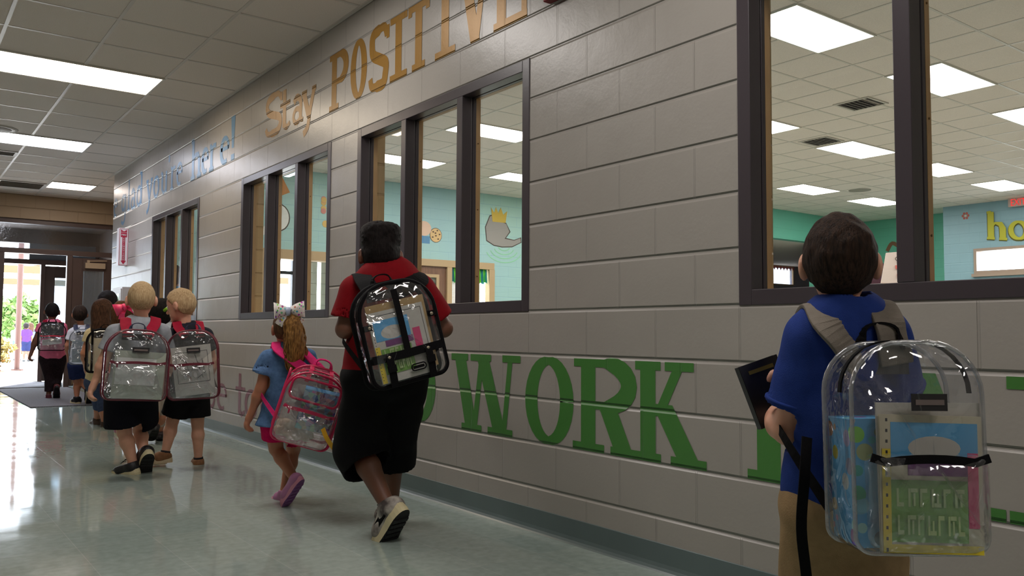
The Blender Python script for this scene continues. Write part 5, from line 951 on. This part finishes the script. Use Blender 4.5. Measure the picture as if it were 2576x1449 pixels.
pk=backpack('clear backpack with bright pink piping slung low on the girl in denim',PK,at(780,1022,4.20),A,U,.295,.375,.165,pinkt,pinks,P3,vin=vinylpink,patch=False,zip_=pinkt,webbing=pinks,handle=pinks,sw=.048,pipe=.0068,pk=.50)
T=TT(pk); A_,U_,O_=T['ax']; f=T['f']
for sx in(-1,1):
    q=MB(); q.tube(cr([f(.147*sx,.15,.03),f(.149*sx,.02,.08),f(.148*sx,-.10,.12),f(.142*sx,-.17,.13)],4),.006,6); q.build('side_piping',pinkt,pk[0],smooth=True)
    q=MB(); q.ribbon([f(.05*sx,.185,.02),f(.05*sx,.19,.11),f(.06*sx,.14,.168)],U_,.02,.003); q.build('pink_webbing',pinkt,pk[0])
q=MB(); q.tube([f(a*.9,.10+b,.15+.02) for a,b in outline(.27,.11,.04,.03,6)],.0065,6,closed=True); q.build('flap_piping',pinkt,pk[0],smooth=True)
stripe=N('striped_cover'); b_=stripe.n('BsdfPrincipled'); stripe.l(b_.outputs[0],stripe.out.inputs[0]); tc=stripe.n('TexCoord'); vo=stripe.n('TexVoronoi'); vo.inputs['Scale'].default_value=38; stripe.l(tc.outputs['Object'],vo.inputs['Vector']); hs=stripe.n('HueSaturation'); hs.inputs['Saturation'].default_value=1.1; hs.inputs['Value'].default_value=.8; stripe.l(vo.outputs['Color'],hs.inputs['Color']); mx=stripe.n('Mix',data_type='RGBA'); mx.inputs[0].default_value=.45; mx.inputs[7].default_value=srgb(60,130,180); stripe.l(hs.outputs[0],mx.inputs[6]); stripe.l(mx.outputs[2],b_.inputs['Base Color'])
book('lunch_bag','blue and multicoloured patterned lunch bag inside the pink-trimmed backpack','lunch bag',T,.04,.0,.11,.17,.20,.07,stripe.m,sky,.05)
book('folder','pale grey folder inside the pink-trimmed backpack','folder',T,-.02,.0,.05,.22,.27,.004,paper,paper,.04)
r=empty('towel',tuple(f(-.05,-.15,.08)),'crumpled beige cloth lying at the bottom of the pink-trimmed backpack','cloth'); sdf_obj('fabric',[cap(f(-.10,-.13,.05),f(.02,-.15,.10),.032,.028),cap(f(-.08,-.11,.10),f(.05,-.155,.06),.026,.02),cap(f(-.11,-.15,.11),f(-.02,-.16,.12),.022,.02)],.005,cloth('beige_towel',srgb(186,170,140),.12),r,k=.01,noise=.006,nf=70)
q=MB(); q.ribbon(cr([at(812,1078,4.08),at(820,1098,4.06),at(828,1112,4.06),at(842,1132,4.07)],4),-CF,.022,.002); r_=q.build('luggage_tag',mat('yellow_strap',srgb(236,176,30),.4)); tag(r_,'yellow strap tag dangling from the pink-trimmed backpack','tag')
# --- 4 blond boy in dark shirt (right)
P4=person('person','blond boy in dark shirt and black shorts looking left, beside the wall',5.72,8,
 dict(hd=(455,767,.0),nk=(465,815,0),sL=(432,846),sR=(517,843),eL=(424,905,.02),eR=(534,905,.02),wL=(416,962,.03),wR=(528,960,.05),pv=(474,990,0),pL=(452,1000),pR=(496,1000),kL=(434,1058,.04),kR=(497,1064,.0),aL=(415,1142,.02),aR=(499,1158,.0),tL=(388,1160,.04),gL=(420,1157,.02),tR=(496,1166,.17),gR=(500,1175,-.03)),
 SK['light'],('short',HR_['blond']),top=dict(name='t_shirt',m=cloth('charcoal_jersey',srgb(34,36,44),.1),inf=.014,sleeve=.6,len=.02),bottom=dict(m=blk,inf=.018,end=.76,loose=.03),
 shoes=dict(m=mat('brown_shoe_suede',srgb(126,84,50),.7,noise=.15,nscale=40,bump=.3),sole=mat('sole_tan',srgb(188,168,136),.6),s=1.05),socks=mat('sock_black',srgb(20,20,24),.9),vox=.008,q=1.03,hh=-48,hp=-14)
pk=backpack('clear backpack with maroon zippers and a colouring sheet inside, right of the blond pair',PK,at(486,917,5.42),nz(V(math.cos(.35),-math.sin(.35),.05)),V(-.04,.02,1),.31,.445,.15,mart,mar_s,P4,zip_=mart,webbing=blkt,handle=navyt,sw=.058,pk=.5)
T=TT(pk)
book('worksheet','white colouring worksheet with line drawing in the right blond boy\'s backpack','paper',T,.005,-.035,.149,.235,.31,.003,paper,paper,.08,
 [('border','l',-.095,.12,.095,.12,inkd),('border','l',.095,.12,.095,-.075,inkd),('border','l',-.095,.12,-.095,-.075,inkd),('border','l',-.095,-.075,.095,-.075,inkd)]+[('drawn_line','l',-.08+.02*k,.10-.028*((k*3)%5),-.03+.012*((k*5)%9),.05-.026*((k*2)%6),inkd) for k in range(9)]+[('drawn_oval','e',-.05+.03*k,-.03+.01*(k%2),.022,.034,mat('print_grey',srgb(190,188,186),.6)) for k in range(4)]+[('text_line','r',0,-.10-.014*k,.15-.03*k,.0025,MC['print_grey']) for k in range(2)])
# --- 5 blond boy in grey shirt (left)
P5=person('person','blond boy in grey t-shirt, black shorts and black sneakers walking away',5.42,10,
 dict(hd=(356,753,.0),nk=(354,808,0),sL=(290,837),sR=(406,835),eL=(262,905,.0),eR=(424,905,.04),wL=(240,958,.02),wR=(416,968,.06),hL=(226,990,.02),hR=(408,992,.08),pv=(330,990,0),pL=(302,1003),pR=(358,1003),kL=(312,1085,.02),kR=(352,1082,.14),aL=(335,1166,-.02),aR=(362,1142,-.02),tL=(300,1188,.05),gL=(336,1186,-.05),tR=(360,1186,.0),gR=(372,1146,-.09)),
 SK['light'],('crop',HR_['blond']),top=dict(name='t_shirt',m=cloth('heather_grey_jersey',srgb(150,154,160),.08),inf=.016,sleeve=.68,len=.02,noise=.003),bottom=dict(m=cloth('navy_black_shorts',srgb(14,14,22),.1),inf=.03,end=dict(L=.80,R=.70),loose=.045),
 shoes=dict(m=mat('black_sneaker',srgb(24,22,24),.5,noise=.3,nscale=60,bump=.4,bscale=160),sole=white_s,tread=tread,s=1.25,lace=blkt),vox=.007,q=1.08,hh=14,bulk=1.05)
pk=backpack('clear backpack with maroon piping and a pale folder, left of the blond pair',PK,at(343,918,5.10),nz(V(math.cos(.12),-math.sin(.12),-.05)),V(.04,.02,1),.36,.43,.15,mart,mar_s,P5,zip_=mart,webbing=mart,handle=navyt,sw=.066,pk=.52)
T=TT(pk)
book('folder','pale green folder filling the lower half of the left blond boy\'s backpack','folder',T,.01,-.06,.147,.28,.28,.006,paperg,paper,-.03,[('sheet','r',-.02,.02,.22,.16,mat('sheet_white',srgb(214,216,210),.6)),('dot','e',.09,.06,.005,.005,inkd)])
# --- 6 dark puffy hair and green clip, pale leggings
P6=person('person','child with dark puffy hair in pale leggings, beyond the two blond boys',6.9,10,
 dict(hd=(404,790,.0),nk=(402,838,0),sL=(374,855),sR=(436,855),eL=(370,905),eR=(440,905),wL=(372,945,.06),wR=(438,945,.06),pv=(398,962,0),kL=(388,1030,.0),kR=(408,1030,.08),aL=(386,1076,-.10),aR=(402,1086,.10),tL=(380,1100,-.02),gL=(391,1080,-.14),tR=(404,1100,.2),gR=(402,1099,.05)),
 SK['mid'],('puff',HR_['black']),top=dict(m=cloth('plum_jersey',srgb(90,30,60),.1),sleeve=.7),bottom=dict(name='leggings',m=cloth('pale_leggings',srgb(190,176,160),.05),inf=.004,end=1.75,taper=1.2),shoes=dict(m=mat('dark_flat_shoe',srgb(50,36,36),.5),sole=black_s),vox=.011,q=1.03,fingers=False)
r=empty('hair_clip',tuple(at(421,780,6.78)),'small green clip in dark puffy hair between the blond boys','hair clip'); q=MB(); q.tube([at(414,781,6.78),at(420,776,6.75),at(427,781,6.76)],.013,8); q.build('clip',mat('lime_plastic',srgb(150,200,40),.4),r,smooth=True)
# --- 7 girl with pink bow
P7=person('person','fair-haired girl with pink bow mostly hidden behind the boy in grey',7.3,10,
 dict(hd=(306,790,.0),nk=(310,832,0),sL=(286,848),sR=(334,848),eL=(280,895),eR=(340,895),wL=(284,935,.06),wR=(338,935,.06),pv=(312,945,0),kL=(302,1010,.05),kR=(322,1010,.0),aL=(300,1066,.08),aR=(322,1062,-.05),tL=(298,1086,.18),tR=(320,1084,.05)),
 SK['light'],('long',HR_['dkblond'],.10),top=dict(m=cloth('coral_jersey',srgb(206,96,84),.1),sleeve=.7),bottom=dict(name='leggings',m=blk,inf=.006,end=1.6),shoes=dict(m=mat('red_shoe',srgb(150,40,50),.5),sole=white_s),vox=.011,q=1.0,fingers=False)
bow('bright pink bow on the fair-haired girl behind the boy in grey',at(317,772,7.05),1.0,mat('pink_satin',srgb(246,66,120),.4),MC.get('pink_satin'),tails=True,rot=.4)
# --- 8 long brown hair girl
P8=person('person','girl with long brown hair in cream top and jeans, backpack edged in black',8.05,12,
 dict(hd=(258,784,.0),nk=(258,824,0),sL=(228,840),sR=(290,840),eL=(212,890,.0),eR=(300,890,.04),wL=(216,922,.10),wR=(296,930,.06),pv=(254,962,0),kL=(252,1018,.1),kR=(262,1022,-.02),aL=(243,1056,.15),aR=(263,1066,-.05),tL=(234,1068,.3),tR=(262,1081,.10)),
 SK['mid'],('long',HR_['brown'],.16),top=dict(m=cloth('cream_jersey',srgb(206,190,150),.08),sleeve=.45),bottom=dict(name='jeans',m=cloth('blue_denim',srgb(62,74,102),.14),inf=.010,end=1.35),shoes=dict(name='boot',m=mat('brown_boot',srgb(66,46,32),.5),sole=black_s,cut=.10),vox=.011,q=1.1,fingers=False)
pk=backpack('clear backpack edged in black on the long-haired girl in cream',PK,at(263,882,7.82),V(math.cos(.25),-math.sin(.25),0),V(0,0,1),.30,.40,.13,blkt,blkt,P8,patch=False,zip_=blkt,pocket=False,pipe=.010)
T=TT(pk)
q=MB(); q.ribbon([T['f'](-.10,.19,.136),T['f'](-.10,-.19,.136)],T['ax'][2],.02,.004); q.build('webbing_strip',blkt,pk[0])
book('folder','cream folder inside the black-edged backpack of the long-haired girl','folder',T,.02,-.03,.11,.22,.29,.005,bei,paper,0,[('text_line','r',0,.10-.02*k,.14,.003,MC['print_grey']) for k in range(3)])
# --- 9 dark-haired child behind
P9=person('person','dark-haired child seen only above the girl with long brown hair',9.3,8,
 dict(hd=(270,762,.0),nk=(272,800,0),sL=(246,814),sR=(298,814),eL=(240,860),eR=(304,860),wL=(242,895,.06),wR=(302,895,.06),pv=(272,915,0),kL=(266,975,.05),kR=(280,975,.0),aL=(265,1022,.0),aR=(282,1020,.1),tL=(264,1038,.1),tR=(282,1036,.2)),
 SK['dark'],('puff',HR_['black']),top=dict(m=cloth('navy_jersey',srgb(30,36,60),.1),sleeve=.7),bottom=dict(name='trousers',m=blk,end=1.9),shoes=dict(m=MC['black_sneaker'],sole=black_s),vox=.012,q=1.1,fingers=False)
# --- 10 boy in white shirt and navy shorts
P10=person('person','boy in white shirt and navy shorts with one black shoe lifted, near the entrance mat',10.35,8,
 dict(hd=(201,791,.0),nk=(204,822,0),sL=(182,836),sR=(228,834),eL=(170,870,.0),eR=(236,870,.04),wL=(172,898,.05),wR=(232,900,.05),pv=(203,920,0),kL=(194,962,.05),kR=(212,965,.0),aL=(193,1000,.0),aR=(222,984,-.08),tL=(186,1010,.14),gL=(196,1014,.02),tR=(224,1012,-.03),gR=(224,984,-.14)),
 SK['tan'],('short',HR_['dkbrown']),top=dict(name='t_shirt',m=cloth('white_jersey',srgb(206,204,210),.05),sleeve=.62),bottom=dict(m=cloth('navy_shorts',srgb(34,42,78),.08),inf=.02,end=.72,loose=.02),shoes=dict(m=MC['black_sneaker'],sole=white_s,tread=tread,s=1.2),vox=.012,q=1.05,fingers=False)
pk=backpack('small clear backpack with navy straps on the boy in white shirt',PK,at(206,873,10.1),V(math.cos(.2),-math.sin(.2),0),V(0,0,1),.27,.42,.13,silvert,navyt,P10,patch=False,zip_=silvert)
T=TT(pk); book('folder','grey folder and round white sticker inside the navy-strapped backpack','folder',T,0,-.05,.11,.2,.26,.005,mat('folder_grey',srgb(130,140,148),.6),paper,0,[('sticker','e',0,-.08,.03,.03,paper)])
# --- 11 child in pink shirt
P11=person('person','child in pink shirt and dark trousers walking out through the doorway',11.2,6,
 dict(hd=(131,784,.0),nk=(130,812,0),sL=(104,822),sR=(157,822),eL=(90,856,.0),eR=(163,858,.04),wL=(80,884,.03),wR=(162,888,.05),hL=(75,898,.03),pv=(133,902,0),kL=(126,950,.02),kR=(142,950,.06),aL=(122,994,.0),aR=(142,976,-.10),tL=(120,1002,.14),gL=(122,1006,.0),tR=(142,1000,-.05),gR=(143,976,-.17)),
 SK['dark'],('crop',HR_['black']),top=dict(m=cloth('pink_cotton',srgb(238,120,152),.06),sleeve=.45),bottom=dict(name='trousers',m=cloth('dark_floral_trousers',srgb(40,30,34),.3,ns=70),inf=.014,end=1.8),shoes=dict(m=mat('maroon_sandal',srgb(96,40,48),.5),sole=black_s),vox=.012,q=1.12,fingers=True,bulk=1.1)
pk=backpack('dark clear backpack with red zipper on the child in pink',PK,at(131,846,10.93),V(math.cos(.1),-math.sin(.1),0),V(0,0,1),.32,.37,.13,blkt,mar_s,P11,patch=False,zip_=mat('bright_red_zip',srgb(190,30,60),.5),pk=.5)
T=TT(pk); book('folder','black folder inside the backpack of the child in pink','folder',T,0,.08,.10,.26,.2,.01,mat('folder_black',srgb(24,24,28),.4),paper,0); book('pencil_case','white spotted pencil case inside the backpack of the child in pink','pencil case',T,0,-.07,.10,.22,.07,.03,paper,paper,.12,[('spot','e',-.07+.04*k,0,.012,.02,MC['print_grey']) for k in range(4)])
# --- children outside and adult in the cafeteria
def far(label,x,D,yh,m1,m2,sk,hr_,lean=0,yf=None,cat='person',q=1.0,grp=None):
    s=F/D; y=lambda z: 826-(z-(.09 if D>16 else 0)-CH)*s; H=q*1.18
    J=dict(hd=(x,y(H*.905)),nk=(x,y(H*.80)),sL=(x-.13*s*q,y(H*.765)),sR=(x+.13*s*q,y(H*.765)),eL=(x-.17*s*q,y(H*.60)),eR=(x+.17*s*q,y(H*.60)),wL=(x-.16*s*q,y(H*.46)),wR=(x+.16*s*q,y(H*.46)),pv=(x,y(H*.50)),kL=(x-.07*s*q,y(H*.27)),kR=(x+.07*s*q,y(H*.27)),aL=(x-.07*s*q,y(.06)),aR=(x+.07*s*q,y(.06)),tL=(x-.08*s*q,y(.025),-.10),tR=(x+.08*s*q,y(.025),-.10))
    return person('person',label,D,lean,J,SK[sk],('short' if hr_!='brown' else 'long',HR_[hr_],.1),top=dict(m=m1,sleeve=.6),bottom=dict(m=m2,end=1.0),shoes=dict(m=MC['black_sneaker'],sole=black_s),vox=.022 if D>16 else .014,q=q,fingers=False,group=grp)
far('far child in dark purple shirt standing outside beside the canopy pole',66,25,0,cloth('far_purple',srgb(70,40,90),.1),cloth('far_navy',srgb(30,36,70),.1),'dark','black',10)
far('far child in blue outside, right of the canopy pole',78,26,0,cloth('far_blue',srgb(90,110,180),.1),MC['far_navy'],'mid','brown',20)
far('far child in white shirt outside, left of the canopy pole',43,26,0,MC['white_jersey'],MC['far_blue'],'light','black',-10)
far('adult in blue top standing in the cafeteria, glimpsed through the first window',437,11.2,0,cloth('teal_blue_jersey',srgb(60,120,160),.1),blk,'dark','black',25,q=1.5)
# ------------------------------------------------------------------ planting outside
def leaf_mat(n,c1,c2):
    k=N(n); b=k.n('BsdfPrincipled'); k.l(b.outputs[0],k.out.inputs[0]); b.inputs['Roughness'].default_value=.6; tc=k.n('TexCoord'); t=k.n('TexNoise'); t.inputs['Scale'].default_value=2.5; k.l(tc.outputs['Object'],t.inputs['Vector']); mx=k.n('Mix',data_type='RGBA'); mx.inputs[6].default_value=c1; mx.inputs[7].default_value=c2; k.l(t.outputs['Fac'],mx.inputs[0]); k.l(mx.outputs[2],b.inputs['Base Color']); return k.m
def leaves(c,rad,n,size,m,name,parent,seed=0):
    rg=np.random.RandomState(seed); d=rg.normal(size=(n,3)); d/=np.linalg.norm(d,axis=1)[:,None]; rr=rg.rand(n)**.45; ctr=c+d*rr[:,None]*np.array(rad)*(1+.18*np.sin(d[:,0:1]*7+d[:,2:3]*9))
    a=rg.normal(size=(n,3)); a/=np.linalg.norm(a,axis=1)[:,None]; b=np.cross(a,rg.normal(size=(n,3))); b/=np.linalg.norm(b,axis=1)[:,None]; s=size*(.6+.8*rg.rand(n,1))
    vs=np.stack([ctr-a*s,ctr-b*s*.5,ctr+a*s,ctr+b*s*.5],1).reshape(-1,3); q=MB(); q.v=[tuple(v) for v in vs]; q.f=[(4*i,4*i+1,4*i+2,4*i+3) for i in range(n)]; q.mi=[0]*n; return q.build(name,m,parent)
gl_=leaf_mat('tree_leaf',srgb(70,104,44),srgb(120,146,76)); gl2=leaf_mat('shrub_leaf',srgb(110,104,46),srgb(160,140,80)); bark=mat('bark',srgb(110,90,70),.9,bump=.6,bscale=12)
def tree(x,y,h,rad,label,seed,n=5000):
    r=empty('tree',(x,y,0),label,'tree','trees beyond the canopy'); q=MB(); q.tube(cr([V(x,y,-.1),V(x+.1,y,h*.35),V(x-.1,y+.1,h*.65)],4),[.22-.012*i for i in range(9)],9); 
    for k in range(4): a=k*1.6; q.tube([V(x,y,h*.4),V(x+rad*.5*math.cos(a),y+rad*.5*math.sin(a),h*.7)],[.09,.03],6)
    q.build('trunk',bark,r,smooth=True); leaves(V(x,y,h*.66),(rad,rad,h*.36),n,.16,gl_,'foliage',r,seed)
tree(1.9,33,2.6,1.15,'leafy green tree outside, left of the canopy pole',1,4200); tree(-1.2,33.4,2.7,1.25,'leafy green tree outside at the far left',2,3000); tree(4.3,38,2.2,.9,'small pale green tree outside, right of the canopy pole',3,1800); tree(8.9,42,3.0,1.3,'green tree outside seen past the closed outer door',4,2400)
r=empty('shrub',(1.75,21.4,0),'yellowish green rounded shrub on the ground outside, left of the pole','shrub'); q=MB()
for k in range(9): a=k*.7; q.tube([V(1.75,21.4,-.02),V(1.75+.35*math.cos(a),21.4+.35*math.sin(a),.55)],.012,5)
q.build('stems',bark,r); leaves(V(1.72,21.4,.48),(.52,.5,.44),4200,.05,gl2,'foliage',r,9)
r=empty('mulch_bed',(1.6,21.3,0),'reddish mulch bed under the shrub outside','mulch'); q=MB(); q.lathe(V(1.6,21.3,-.02),V(0,0,1),[(1.0,0),(.9,.03),(.3,.05),(.001,.05)],28); q.build('mulch',mat('mulch_brown',srgb(150,90,66),.95,noise=.3,nscale=30,bump=.8,bscale=40),r)
